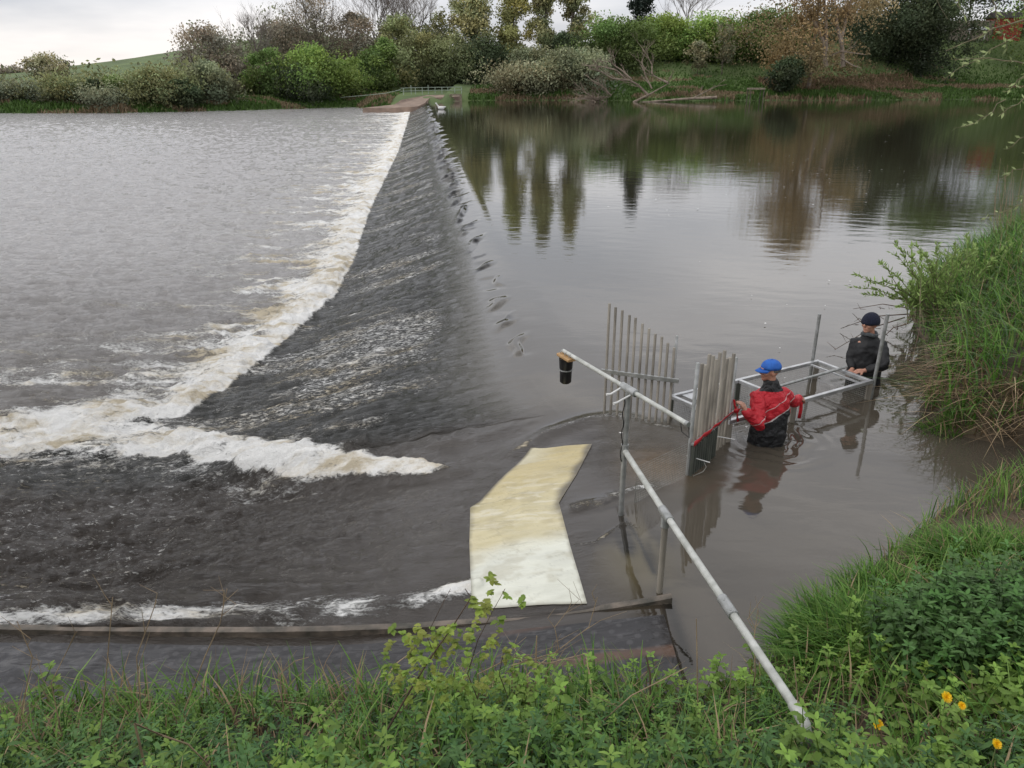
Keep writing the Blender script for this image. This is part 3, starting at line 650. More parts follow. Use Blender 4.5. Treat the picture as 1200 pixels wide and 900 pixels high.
# grass on the far bank
def blades(P, h, wd, lean, segs=2, hue=None, droop=.5, tvar=.35):
    """grass blades at P (n,3): h, wd arrays; returns verts, quads, tint"""
    n = len(P); a = rng.uniform(0, 2*PI, n); d = np.stack([np.cos(a), np.sin(a), 0*a], 1)
    if lean is not None: d = d+lean; d /= np.linalg.norm(d, axis=1)[:, None]+1e-9
    s = np.stack([-d[:, 1], d[:, 0], 0*a], 1)
    b2 = rng.uniform(0, 2*PI, n); s = s*np.cos(b2)[:, None]*.6+s*.5; s /= np.linalg.norm(s, axis=1)[:, None]+1e-9
    V = []; K = segs+1; dr = droop*rng.uniform(.4, 1.5, n)
    for i in range(K):
        f = i/segs; up = h*(f-.5*dr*f*f); out = h*dr*f*f*.9
        c = P+np.stack([0*a, 0*a, up], 1)+d*out[:, None]
        ww = (wd*(1-f**2)*.5+wd*.04)[:, None]; V += [c-s*ww, c+s*ww]
    V = np.stack(V, 1).reshape(-1, 3); base = np.arange(n)[:, None]*2*K
    Q = np.concatenate([base+np.array([2*i, 2*i+1, 2*i+3, 2*i+2])[None] for i in range(segs)], 0)
    t = rng.uniform(1-tvar, 1+tvar, n)[:, None]*np.ones((n, 3)) if hue is None else hue*rng.uniform(1-tvar, 1+tvar, n)[:, None]
    return V, Q, np.repeat(t, 2*K, 0)
MAT['blade'] = leafmat('grass blades', (1, 1, 1), .6, .3)
n = 60000; x = rng.uniform(-95, 120, n); d = np.abs(rng.normal(0, 9, n))+.1; y = far_shore(x)+d
x = x[(x < -21) | (x > -8)]; y = y[:len(x)]; y = far_shore(x)+d[:len(x)]
P = np.stack([x, y, far_h(x, y)], 1); hh = rng.uniform(.35, 1.0, len(x))*(.5+1.1*noise(x*.3, y*.3, 301))*(.55+.6*np.exp(-d[:len(x)]/5))
gt = np.where((noise(x*.16, y*.6, 303) > .62)[:, None], np.array([.24, .18, .11]), np.array([.075, .14, .03]))
V, Q, T_ = blades(P, hh, rng.uniform(.12, .25, len(x)), None, 2, gt)
tag(mesh_obj('bankside_grass', V, Q, MAT['blade'], None, True, T_), 'rough grass and reeds fringing the far river bank', 'grass', kind='stuff')
# brown reed patch
x = rng.uniform(48, 82, 5000); y = far_shore(x)+rng.uniform(4, 13, 5000); P = np.stack([x, y, far_h(x, y)], 1)
V, Q, T_ = blades(P, rng.uniform(.6, 1.3, 5000), rng.uniform(.1, .2, 5000), None, 2, np.tile([.27, .19, .12], (5000, 1)), .9)
tag(mesh_obj('dead_reeds', V, Q, MAT['blade'], None, True, T_), 'flattened pale brown dead vegetation above the far waterline on the right', 'reeds', kind='stuff')
# =================================================================== WEIR END, RAILING, FALLEN TREE, PLATFORM, GARDEN
m = MB()
Yb = 132.
def slab_pts(L_, z0): return L_
top = [at(425, 126.5, 127), at(462, 122.5, 130), at(470, 117, 134), at(500, 111.5, 146), at(541, 110.5, 150), at(541, 112.8, 147), at(527, 113.5, 146), at(503, 115, 140), at(498, 120.5, 131), at(490, 124.6, 126), at(455, 126.8, 126)]
nT = len(top); vs = top+[(p[0], p[1], -2.2) for p in top]
m.add(vs, [tuple(range(nT))]+[(i, (i+1) % nT, nT+(i+1) % nT, nT+i) for i in range(nT)])
ab = thing('weir_abutment', 'weathered pinkish concrete abutment where the weir meets the far bank', 'abutment', top[3][:2]+(0,))
m.build('concrete_apron', MAT['concf'], ab, smooth=False)
m = MB(); a = at(528, 111.3, 145.6); b = at(540, 111.3, 145.6)
m.beam((a[0], 145.4, a[2]+.05), (b[0], 145.4, b[2]+.05), .5, .25); m.box((a[0], 145.4, .2), (.3, .5, 1.9)); m.box((b[0], 145.4, .2), (.35, .5, 1.9)); m.box(((a[0]+b[0])/2, 145.4, -.15), (b[0]-a[0], .5, .45))
m.build('sluice_opening', MAT['conc'], ab, smooth=False, bevel=.03)
rl = thing('railing', 'pale green metal railing along the top of the weir abutment', 'railing', at(500, 112, 148))
m = MB(); R = [(470, 111.5, 140), (482, 110.8, 143), (500, 110.2, 148), (541, 109.6, 150)]
for dz in (1.1, .6): m.tube([(at(a, b, y)[0], y, at(a, b, y)[2]+dz) for a, b, y in R], .045, 5)
MAT['rail'] = simple('pale green paint', (.34, .40, .34), (.24, .3, .25), 3, .6)
m.build('rail', MAT['rail'], rl)
for px in (473, 482, 487, 495, 502, 510, 518, 525, 533, 541):
    yy = np.interp(px, [470, 482, 500, 541], [140, 143, 148, 150]); pb = np.interp(px, [470, 482, 500, 541], [111.5, 110.8, 110.2, 109.6]); p = at(px, pb, yy)
    MB().tube([p, (p[0], p[1], p[2]+(1.5 if px in (482, 502) else 1.15))], .06, 6).build('post', MAT['rail'], rl)
m = MB(); m.tube([(at(a, b, y)[0], y, at(a, b, y)[2]+1.) for a, b, y in [(400, 121, 150), (430, 118.5, 148), (452, 116.5, 144), (470, 112.5, 140)]], .045, 5); m.build('rail', MAT['rail'], rl)
b_ = thing('water_bird', 'small white bird on the water beside the far end of the weir', 'bird', gp(516, 128.3))
c = gp(517, 128.3); m = MB(); m.ball((c[0], c[1], .18), (.42, .25, .24)); m.tube([(c[0]-.25, c[1], .25), (c[0]-.5, c[1], .55), (c[0]-.6, c[1], .72)], [.13, .07, .08], 8); m.ball((c[0]-.64, c[1], .75), (.12, .08, .08)); m.tube([(c[0]+.3, c[1], .25), (c[0]+.62, c[1], .36)], [.14, .03], 6)
m.build('body', MAT['white'], b_); MB().tube([(c[0]-.73, c[1], .74), (c[0]-.85, c[1], .70)], [.035, .01], 5).build('beak', MAT['black'], b_)
# fallen tree
ft = thing('fallen_tree', 'bleached fallen tree lying in the water with branches pointing up left', 'fallen tree', gp(740, 119))
Yf = 141.
def limbpx(pts, r, name='limb', y=None, sub=0):
    m = MB(); Pn = [Vector(at(a, b, (y or Yf)+rnd.uniform(-.8, .8))) for a, b in pts]; k = len(Pn)
    m.tube(Pn, [r*(1-.75*i/(k-1)) for i in range(k)], 6)
    for _ in range(sub):
        i = rnd.randrange(1, k); p = Pn[i-1].lerp(Pn[i], rnd.random()); d = (Pn[i]-Pn[i-1]).normalized()
        twigs(m, p, (d+Vector((rnd.uniform(-.8, .8), rnd.uniform(-.8, .8), rnd.uniform(-.5, .8)))).normalized(), rnd.uniform(.8, 1.8), r*.35, 3)
    return m.build(name, MAT['dead'], ft)
limbpx([(840, 114), (800, 116), (746, 120.5), (720, 121)], .24, 'trunk')
limbpx([(742, 120), (762, 110), (785, 97)], .22, 'limb', None, 2)
limbpx([(783, 97), (772, 92), (764, 87)], .2, 'limb', None, 3)
limbpx([(760, 112), (748, 100), (738, 94), (718, 92), (704, 84), (689, 80)], .22, 'limb', None, 8)
limbpx([(735, 94), (722, 82), (706, 78), (688, 77)], .17, 'limb', None, 8)
limbpx([(740, 93), (728, 82), (719, 76), (711, 69)], .17, 'limb', None, 8)
limbpx([(764, 104), (756, 88), (752, 72), (757, 60)], .16, 'limb', None, 8)
limbpx([(764, 87), (764, 76), (757, 62), (750, 53)], .12, 'limb', None, 6)
limbpx([(716, 112), (705, 100), (692, 93)], .14, 'limb', None, 8)
limbpx([(700, 117), (688, 110), (682, 106)], .14, 'limb', None, 8)
for i in range(9): limbpx([(rnd.uniform(690, 725), 120), (rnd.uniform(676, 720), rnd.uniform(112, 119)), (rnd.uniform(674, 705), rnd.uniform(111, 124))], .09, 'branch', None, 6)
limbpx([(812, 115), (822, 110), (840, 101), (852, 99)], .12, 'branch', 143, 3)
# wooden fishing platform
fp = thing('fishing_platform', 'small wooden fishing platform on posts at the far bank', 'platform', gp(886, 118))
c = at(886, 104, 146.5); m = MB(); m.box((c[0], c[1], c[2]), (2.6, 2.4, .3)); m.build('deck', MAT['conc'], fp, smooth=False, bevel=.03)
for dx in (-1.15, 1.15):
    for dy in (-1, 1): MB().tube([(c[0]+dx, c[1]+dy, c[2]-.15), (c[0]+dx, c[1]+dy, -.8)], .09, 7).build('post', MAT['bark'], fp)
# driftwood branch on right bank
ft2 = ft; 
db = thing('leaning_branch', 'pale dead branch leaning out of the far bank below the orange brown willow', 'branch', at(975, 68, 153))
m = MB(); m.tube([at(972, 66, 153), at(985, 60, 152), at(1014, 64, 151)], [.18, .14, .05], 6); m.tube([at(985, 68, 152), at(1000, 77, 151), at(1010, 80, 150)], [.14, .1, .04], 6); twigs(m, Vector(at(990, 60, 152)), Vector((.8, 0, .5)), 1.5, .06, 3)
m.build('branch_wood', MAT['dead'], db)
# garden shed and fence
MAT['redw'] = simple('red cladding', (.40, .06, .045), (.28, .04, .03), .9, .8)
MAT['fence'] = simple('grey fence boards', (.30, .25, .21), (.18, .15, .12), 2, .9, stretch=(6, 1, .3))
MAT['roofm'] = simple('dark roof felt', (.06, .05, .05), None, 2, .9)
Ys = 186.
sh = thing('red_shed', 'red clad shed behind the trees at the top right', 'shed', at(1177, 42, Ys))
a = at(1163, 42, Ys); b = at(1196, 42, Ys); zt = at(1163, 21, Ys)[2]; zb_ = a[2]-1
m = MB(); m.box(((a[0]+b[0])/2, Ys+2, (zt+zb_)/2), (b[0]-a[0], 4, zt-zb_)); m.build('wall', MAT['redw'], sh, smooth=False)
m = MB(); x0, x1 = a[0]-.3, b[0]+.3; m.add([(x0, Ys-.3, zt), (x1, Ys-.3, zt), (x1, Ys+4.3, zt), (x0, Ys+4.3, zt), (x0, Ys+2, zt+1.3), (x1, Ys+2, zt+1.3)], [(0, 1, 5, 4), (2, 3, 4, 5), (0, 4, 3), (1, 2, 5), (0, 3, 2, 1)]); m.build('roof', MAT['roofm'], sh, smooth=False)
fn = thing('garden_fence', 'grey boarded garden fence beside the red shed', 'fence', at(1135, 42, 184))
a = at(1112, 43, 184); b = at(1162, 43, 184); zt = at(1112, 24, 184)[2]
m = MB(); k = 34
for i in range(k):
    xx = a[0]+(b[0]-a[0])*(i+.5)/k; m.box((xx, 184+(i % 2)*.03, (zt+a[2])/2-.4), ((b[0]-a[0])/k*.94, .04, zt-a[2]+.8+rnd.uniform(-.05, .05)))
m.build('boards', MAT['fence'], fn, smooth=False)
for i in range(5): MB().box((a[0]+(b[0]-a[0])*i/4, 183.9, (zt+a[2])/2-.3), (.16, .16, zt-a[2]+1)).build('post', MAT['bark'], fn)
gs = thing('garden_table', 'pale garden shelter standing in front of the grey fence', 'shelter', at(1146, 42, 180))
c = at(1146, 35, 180); m = MB(); m.add([(c[0]-1.9, 179, c[2]), (c[0]+1.9, 179, c[2]), (c[0]+1.9, 181, c[2]), (c[0]-1.9, 181, c[2]), (c[0]-1.4, 180, c[2]+.6), (c[0]+1.4, 180, c[2]+.6)], [(0, 1, 5, 4), (2, 3, 4, 5), (0, 4, 3), (1, 2, 5), (3, 2, 1, 0)]); m.build('roof', MAT['alu'], gs, smooth=False)
for dx in (-1.7, 1.7): MB().box((c[0]+dx, 180, c[2]-.9), (.15, .15, 1.8)).build('post', MAT['white'], gs)

# the wood behind the single trees: reads as one mass
def wood(name, spans, hue, label):
    Vs = []; Ts = []
    for (px0, px1, ptop, Y, n) in spans:
        nc = int((px1-px0)/7); C = []
        for i in range(nc*3):
            px = rnd.uniform(px0, px1); x = at(px, 60, Y)[0]; g = far_ground(x, Y); zt = at(px, ptop+10*math.sin(px*.05)+8*math.sin(px*.13), Y)[2]
            C.append((x, Y+rnd.uniform(-3, 3), g+(zt-g)*rnd.random()**.8))
        C = np.array(C); S = rng.uniform(1.2, 2.6, len(C)); tone = rng.uniform(.5, 1.25, len(C))
        V, Q, T_ = leaf_cloud(C, S, n, .38, lambda k, P: np.repeat((tone[k]*rng.uniform(.7, 1.3, len(k)))[:, None], 3, 1))
        Vs.append(V); Ts.append(T_)
    V = np.concatenate(Vs); tag(mesh_obj(name, V, np.arange(len(V)).reshape(-1, 4), LM[hue], None, True, np.concatenate(Ts)), label, 'wood', kind='stuff')
wood('hill_scrub', [(-60, 120, 112, 136, 7000), (100, 250, 104, 142, 8000)], 'olive', 'continuous dull olive scrub along the foot of the green hill')
wood('distant_wood', [(235, 520, 40, 195, 24000), (520, 690, 72, 196, 9000), (680, 800, 50, 196, 9000), (760, 1000, 52, 190, 12000)], 'sage', 'dull olive undergrowth filling the gaps behind the far trees')
wood('dark_wood', [(900, 1115, 22, 190, 14000), (1160, 1300, 20, 192, 9000)], 'dark', 'dark wood behind the orange brown willow and the shed')
# =================================================================== SILL, BOARD, MATS
def zw(x, y): return float(Z(x, y)[0])
def strip_patch(name, Lft, Rgt, nu, nv, mat, parent, lift, thick=.012, tintf=None):
    """sheet between two edges (photo pixel polylines laid on the water bed surface)"""
    def resample(pts, n):
        P = np.array([hit(*p)[:2] for p in pts]); d = np.r_[0, np.cumsum(np.hypot(*np.diff(P, axis=0).T))]; t = np.linspace(0, d[-1], n)
        return np.stack([np.interp(t, d, P[:, 0]), np.interp(t, d, P[:, 1])], 1)
    A = resample(Lft, nv); Bp = resample(Rgt, nv); u = np.linspace(0, 1, nu)[None, :, None]
    G = A[:, None]*(1-u)+Bp[:, None]*u; x = G[..., 0].ravel(); y = G[..., 1].ravel(); z = Z(x, y)+lift
    idx = np.arange(nu*nv).reshape(nv, nu); Q = np.stack([idx[:-1, :-1], idx[:-1, 1:], idx[1:, 1:], idx[1:, :-1]], -1).reshape(-1, 4)
    T_ = tintf(x, y, G) if tintf else None
    return mesh_obj(name, np.stack([x, y, z], 1), Q, mat, parent, True, T_)
def wet_mat(name, dots=False, ior=1.45):
    m, nt, b = new_mat(name); L = nt.links.new
    at_ = N(nt, 'ShaderNodeAttribute', attribute_name='tint'); tc = N(nt, 'ShaderNodeTexCoord')
    mp = N(nt, 'ShaderNodeMapping'); mp.inputs['Scale'].default_value = (.6, 1.6, 1); mp.inputs['Rotation'].default_value = (0, 0, .15); L(tc.outputs['Object'], mp.inputs[0])
    n = N(nt, 'ShaderNodeTexNoise'); n.inputs['Scale'].default_value = 3.; n.inputs['Detail'].default_value = 7; n.inputs['Distortion'].default_value = .6; L(mp.outputs[0], n.inputs['Vector'])
    r = N(nt, 'ShaderNodeMapRange'); L(n.outputs[0], r.inputs[0]); r.inputs['From Min'].default_value = .3; r.inputs['From Max'].default_value = .7; r.inputs['To Min'].default_value = .86 if not dots else .6; r.inputs['To Max'].default_value = 1.06 if not dots else 1.3
    mx = N(nt, 'ShaderNodeMix', data_type='RGBA', blend_type='MULTIPLY'); mx.inputs[0].default_value = 1; L(at_.outputs['Color'], mx.inputs[6]); L(r.outputs[0], mx.inputs[7]); out = mx.outputs[2]
    if dots:
        v = N(nt, 'ShaderNodeTexVoronoi'); v.inputs['Scale'].default_value = 11.5; v.inputs['Randomness'].default_value = .3
        mp2 = N(nt, 'ShaderNodeMapping'); mp2.inputs['Rotation'].default_value = (0, 0, .82); L(tc.outputs['Object'], mp2.inputs[0])
        sp = N(nt, 'ShaderNodeSeparateXYZ'); L(mp2.outputs[0], sp.inputs[0]); cb = N(nt, 'ShaderNodeCombineXYZ'); L(sp.outputs[0], cb.inputs[0]); L(sp.outputs[1], cb.inputs[1]); L(cb.outputs[0], v.inputs['Vector'])
        dr = N(nt, 'ShaderNodeMapRange'); L(v.outputs['Distance'], dr.inputs[0]); dr.inputs['From Min'].default_value = .20; dr.inputs['From Max'].default_value = .32; dr.inputs['To Min'].default_value = 1; dr.inputs['To Max'].default_value = 0
        n3 = N(nt, 'ShaderNodeTexNoise'); n3.inputs['Scale'].default_value = 1.6; L(tc.outputs['Object'], n3.inputs['Vector'])
        mm = N(nt, 'ShaderNodeMath', operation='MULTIPLY'); L(dr.outputs[0], mm.inputs[0]); L(n3.outputs[0], mm.inputs[1])
        mx2 = N(nt, 'ShaderNodeMix', data_type='RGBA', blend_type='ADD'); L(mm.outputs[0], mx2.inputs[0]); L(out, mx2.inputs[6]); mx2.inputs[7].default_value = (.040, .039, .040, 1); out = mx2.outputs[2]
    L(out, b.inputs['Base Color']); b.inputs['Roughness'].default_value = .10; b.inputs['IOR'].default_value = ior
    n2 = N(nt, 'ShaderNodeTexNoise'); n2.inputs['Scale'].default_value = 5. if not dots else 7.; n2.inputs['Detail'].default_value = 6; n2.inputs['Distortion'].default_value = .8; L(mp.outputs[0], n2.inputs['Vector'])
    bp = N(nt, 'ShaderNodeBump'); bp.inputs['Distance'].default_value = .035 if not dots else .02; bp.inputs['Strength'].default_value = .5; L(n2.outputs[0], bp.inputs['Height']); L(bp.outputs[0], b.inputs['Normal'])
    return m
MAT['board'] = wet_mat('wet white board'); MAT['mat'] = wet_mat('wet studded mat', True, 1.5)
def board_tint(x, y, G):
    px = np.array([proj((a, b, -.2)) for a, b in zip(x, y)]); X, Yp = px[:, 0], px[:, 1]
    wob = 16*(fbm(x*2.5, y*5, 401, 3)-.5)
    edge = 652-(X-560)*.13+wob
    f = sst(-14, 14, Yp-edge)[:, None]
    deep = np.array([.48, .40, .20]); sh_ = np.array([.56, .50, .31]); wh = np.array([.68, .69, .60])
    q = sst(545, 610, Yp+wob)[:, None]; c = deep*(1-q)+sh_*q
    c = c*(1-f)+wh*f
    c = np.where((Yp < 548)[:, None] & (X < 660)[:, None], c*(1-.5*sst(50, 10, Yp-520+0*X)[:, None]*sst(660, 610, X)[:, None])+.5*wh*(sst(50, 10, Yp-520)*sst(660, 610, X))[:, None], c)
    # streaks of foam over the sheet
    st = sst(.60, .72, fbm(x*5, y*22+x*3, 405, 3))*sst(640, 600, Yp)*sst(550, 590, Yp)
    c = c*(1-.35*st[:, None])+.35*st[:, None]*np.array([.8, .78, .68])
    d4 = dist_line(x, y, F4); k = np.exp(-(d4/.05)**2)[:, None]*.6; c = c*(1-k)+k*np.array([.8, .78, .7])
    # murk closing over its upstream right edge
    u = np.tile(np.linspace(0, 1, G.shape[1]), G.shape[0]); v = np.repeat(np.linspace(0, 1, G.shape[0]), G.shape[1])
    e = np.clip(sst(.86, 1.0, u+.03*np.sin(v*40))*sst(.55, .42, v), 0, 1)[:, None]*.85; c = c*(1-e)+e*np.array([.06, .052, .042])
    e = np.clip(sst(.05, .0, u)*sst(.45, .40, v), 0, 1)[:, None]*.7; c = c*(1-e)+e*np.array([.06, .052, .042])
    dirt = sst(.55, .75, fbm(x*6, y*9, 411, 4))[:, None]*.28; c = c*(1-dirt)+dirt*np.array([.30, .25, .14])
    lines = sst(.46, .5, 1-np.abs(2*noise(x*3+y*2, y*16-x*6, 413)-1)-.5)[:, None]*.16; c = c*(1-lines)
    ee = (sst(.05+.03*(v < .6), .0, np.minimum(u+.02*noise(v*60, u, 415), 1-u+.02*noise(v*60, u, 417)))+sst(.985, 1, v))[:, None]; ee = np.clip(ee, 0, 1)*.6; c = c*(1-ee)+ee*np.array([.13, .11, .07])
    return c
bd = thing('fish_counter_board', 'white rectangular board under tea coloured running water, bent across the sill', 'board', hit(620, 630))
strip_patch('board_sheet', [(622, 526), (596, 553), (551, 596), (550, 640), (553, 714)], [(694, 521), (676, 556), (655, 590), (668, 640), (688, 708)], 90, 190, MAT['board'], bd, .006, tintf=board_tint)
# sill beam
MAT['sill'] = simple('mossy sill', (.19, .155, .125), (.055, .052, .042), 6, .6, 0, .5, 30)
sb = thing('weir_sill', 'long straight concrete sill across the fish pass below the white board', 'sill', (BEAM_A[0]*.5+BEAM_B[0]*.5, BEAM_B[1], -.3))
m = MB(); nseg = 40; A = Vector(BEAM_A); Bv = Vector(BEAM_B)
vs = []
zl = [zw(A.lerp(Bv, i/nseg).x, A.lerp(Bv, i/nseg).y+.05) for i in range(nseg+1)]; cf = np.polyfit(np.arange(nseg+1), zl, 3)
for i in range(nseg+1):
    p = A.lerp(Bv, i/nseg); zz = float(np.polyval(cf, i))+.012+rnd.uniform(-.0015, .0015); wv = rnd.uniform(-.004, .004)
    vs += [(p.x, p.y-.032+wv, zz-.5), (p.x, p.y-.032+wv, zz-.006), (p.x, p.y-.022+wv, zz), (p.x, p.y+.022, zz), (p.x, p.y+.03, zz-.5)]
m.add(vs, [(i*5+k, i*5+k+1, i*5+k+6, i*5+k+5) for i in range(nseg) for k in range(4)]+[(nseg*5, nseg*5+1, nseg*5+2, nseg*5+3, nseg*5+4)]); m.build('concrete_edge', MAT['sill'], sb)
# studded mats
def mat_tint(x, y, G):
    b = .6+.8*fbm(x*.8, y*2.5, 421, 4); c = np.array([.024, .023, .025])*b[:, None]
    k = sst(.9, 1.5, x)[:, None]; c = c*(1-k)+np.array([.052, .045, .040])*k
    kk = (sst(.60, .72, fbm(x*.7+2, y*5, 423, 3))*sst(-.6, .6, x)*.8)[:, None]; return c*(1-kk)+kk*np.array([.10, .055, .035])
mt = thing('eel_pass_mat', 'dark studded matting under thin running water along the near bank', 'matting', hit(400, 790))
by_ = lambda px: 743-(px+160)*32/946+7
strip_patch('mat_sheet', [(-150, by_(-150)+1), (-170, 905)], [(778, by_(778)+3), (812, 840)], 260, 60, MAT['mat'], mt, .007, tintf=mat_tint)
# =================================================================== HANDRAIL
hr = thing('handrail', 'long pale scaffold pipe handrail running from the bank out over the fish pass', 'handrail', gp(727, 612, -.1))
b1 = Vector((.95, 5.72, -.6)); p1t = Vector((.95, 5.72, 1.22))
b1 = Vector(gp(727, 612, -.10)); X1, Y1 = b1.x, b1.y
def ztop(x, y, py):     # height that puts (x,y) at photo row py
    b = (450-py)/F; k = (-SP+b*CP)/(CP+b*SP); return H+y*k
z1 = ztop(X1, Y1, 455); zr1 = ztop(X1, Y1, 528)
b2 = Vector(gp(772, 702, -.08)); z2_ = ztop(b2.x, b2.y, 603)
MB().tube([(X1, Y1, -.7), (X1, Y1, z1)], .0242, 14).build('post', MAT['galv'], hr)
MB().tube([(b2.x, b2.y, -.7), (b2.x, b2.y, z2_-.03)], .0242, 14).build('post', MAT['galvd'], hr)
Pa = Vector((X1, Y1, zr1)); Pb = Vector((b2.x, b2.y, z2_)); e = Vector(gp(930, 826, zr1))
Pe = Vector(gp(930, 826, z2_+(z2_-zr1)*1.5))
Pj = Pb.lerp(Pe, .58)
MB().tube([Pa, Pb, Pj, Pe], .0242, 16).build('rail', MAT['pvc'], hr)
dN = (Pe-Pb).normalized()
MB().tube([Pb-dN*.09, Pb-dN*.085, Pb+dN*.085, Pb+dN*.09], [.027, .033, .033, .027], 16).build('coupling', MAT['galv'], hr)
m = MB(); m.tube([Pj-dN*.09, Pj-dN*.085, Pj+dN*.085, Pj+dN*.09], [.027, .033, .033, .027], 16)
for k in (-.05, .05): m.ball(Pj+dN*k+Vector((-.01, -.02, .028)), .008, 8, 5)
m.build('coupling', MAT['galv'], hr)
MB().tube([Pb+Vector((0, 0, -.10)), Pb+Vector((0, 0, -.02))], .033, 14).build('coupling', MAT['galv'], hr)
MB().tube([Pa+Vector((0, 0, -.06)), Pa+Vector((0, 0, .06))], .033, 14).build('coupling', MAT['galv'], hr)
MB().tube([Pe, Pe+dN*.05, Pe+dN*.10+Vector((.01, 0, -.03)), Pe+dN*.12+Vector((.02, 0, -.10)), Pe+dN*.13+Vector((.03, 0, -.7))], [.031, .031, .029, .026, .0242], 12).build('elbow', MAT['pvc'], hr)
# sensor arm
zA = z1-.01
A0 = Vector(gp(660, 411, zA+.02)); A1 = Vector(gp(806, 497, zA-.02)); cpt = Vector((X1, Y1, zA))
tt_ = (cpt-A0).dot((A1-A0).normalized()); dA = (A1-A0).normalized()
arm = thing('sensor_arm', 'thin pipe clamped on top of the handrail post and reaching out over the weir', 'pipe', tuple(cpt))
MB().tube([A0, A1], .0190, 14).build('pipe', MAT['pvc'], arm)
cc = A0+dA*tt_; MB().tube([cc-dA*.10, cc-dA*.095, cc+dA*.095, cc+dA*.10], [.022, .034, .034, .022], 14).build('clamp', MAT['galv'], arm)
m = MB(); m.tube([cc-dA*.08, cc-dA*.08+Vector((-.11, -.05, -.05)), cc-dA*.08+Vector((-.15, -.06, -.052))], [.008, .009, .013], 7); m.tube([cc+dA*.05+Vector((0, 0, -.02)), cc+Vector((-.11, -.09, -.08)), cc+Vector((-.14, -.11, -.082))], [.008, .009, .013], 7)
m.build('clamp_bolt', MAT['white'], arm)
MB().tube([A1-dA*.02, A1+dA*.01], .021, 14).build('end_cap', MAT['galv'], arm)
m = MB(); Pc = []
for i in range(15):
    f = i/14; z = zA-.08-(zA-zr1+.02)*f; Pc.append((X1-.032+.008*math.sin(f*20), Y1-.012, z))
m.tube(Pc, .0045, 5); m.build('cable', MAT['black'], arm)
m = MB(); m.tube([A1-dA*.08+Vector((0, 0, -.02)), A1-dA*.06+Vector((0, 0, -.09)), A1+dA*.03+Vector((0, 0, -.10)), A1+Vector((.01, 0, -.02))], .004, 5); m.build('cable', MAT['black'], arm)
sc = A0+dA*.075
sn = thing('water_sensor', 'black cylindrical sensor hanging from a wooden block at the end of the thin pipe', 'sensor', tuple(sc-Vector((0, 0, .3))))
Xd = dA; Zd = Vector((0, 0, 1)); Yd = Zd.cross(Xd).normalized(); Zd = Xd.cross(Yd)
MB().box(sc-Zd*.036, (.21, .115, .03), (Xd, Yd, Zd)).build('wooden_block', MAT['wood'], sn, smooth=False, bevel=.008)
q0 = sc+Vector((-.01, 0, -.05))
MB().tube([q0, q0-Vector((0, 0, .10)), q0-Vector((0, 0, .11)), q0-Vector((0, 0, .12)), q0-Vector((0, 0, .235)), q0-Vector((0, 0, .25))], [.068, .062, .055, .058, .055, .040], 18).build('housing', MAT['black'], sn)
MB().tube([q0-Vector((0, 0, .108)), q0-Vector((0, 0, .119))], .063, 18).build('band', MAT['galv'], sn)
for k in (-.07, .0, .075):
    m = MB(); cpt2 = sc+dA*k; m.tube([cpt2+Yd*.03*math.cos(a)*1.0+Zd*(.028*math.sin(a)-.012) for a in np.linspace(-.6, PI+.6, 10)], .0035, 5); m.build('hose_clip', MAT['galv'], sn)
# =================================================================== POLE SCREENS
def screen_pole(x, y, py, parent, r=.0150, mat='galvd', zb=-.7, bot=None):
    zt = ztop(x, y, py); lean = rnd.uniform(-.006, .006)
    m = MB(); m.tube([(x, y, zb), (x+lean, y, zt-.003), (x+lean, y, zt)], [r, r, r*.85], 12); return m.build('pole', MAT[mat], parent)
s1 = thing('pole_screen', 'open screen of spaced upright poles on one crossbar, tops stepping down to the right', 'screen', gp(745, 492))
tops = [(158, 98), (203, 127), (249, 149), (294, 184), (343, 204), (389, 248), (433, 284), (479, 324), (523, 346), (568, 391), (613, 426)]
tops = [(690+a/6.316, 340+b/6.316) for a, b in tops]
for i, (px, py) in enumerate(tops):
    f = i/10; q = gp(708+f*75, 487+f*11); screen_pole(q[0], q[1], py, s1, .0150)
q = gp(786, 484); screen_pole(q[0], q[1], 393.5, s1, .0165, 'galv')
qa = gp(708, 487); qb = gp(786, 499); d_ = Vector((qb[0]-qa[0], qb[1]-qa[1], 0)).normalized(); nrm = Vector((d_.y, -d_.x, 0))
if nrm.y > 0: nrm = -nrm
za = ztop(qa[0], qa[1], 436); zb2 = ztop(qb[0], qb[1], 443)
ca = Vector((qa[0], qa[1], (za+zb2)/2))-d_*.05+nrm*.030; cb_ = Vector((qb[0], qb[1], (za+zb2)/2))+d_*.05+nrm*.030
MB().beam(ca, cb_, .026, .048).build('crossbar', MAT['galv'], s1, smooth=False, bevel=.003)
s2 = thing('pole_screen', 'closed screen of tightly packed upright poles with red tape tied across it', 'screen', gp(828, 538))
tops2 = [(795, 538), (822, 545), (850, 552), (885, 475), (912, 485), (937, 510), (967, 463), (997, 447), (1017, 505), (1043, 498), (1070, 470), (1095, 497)]
ra = Vector(gp(805.5, 556)); rb = Vector(gp(852, 517))
for i, (a, b) in enumerate(tops2):
    px, py = 690+a/6.316, 340+b/6.316; f = i/11; q = ra.lerp(rb, f); screen_pole(q.x, q.y, py, s2, .0185, ['galvd', 'galv'][i in (0, 11)])
dr_ = (rb-ra).normalized(); nr = Vector((dr_.y, -dr_.x, 0)); nr = -nr if nr.y > 0 else nr
zc = ztop(ra.x, ra.y, 519)
bar0 = Vector((ra.x, ra.y, zc))-dr_*.03+nr*.032; bar1 = Vector((rb.x, rb.y, zc))+dr_*.05+nr*.032
MB().beam(bar0, bar1, .03, .022).build('crossbar', MAT['galv'], s2, smooth=False, bevel=.003)
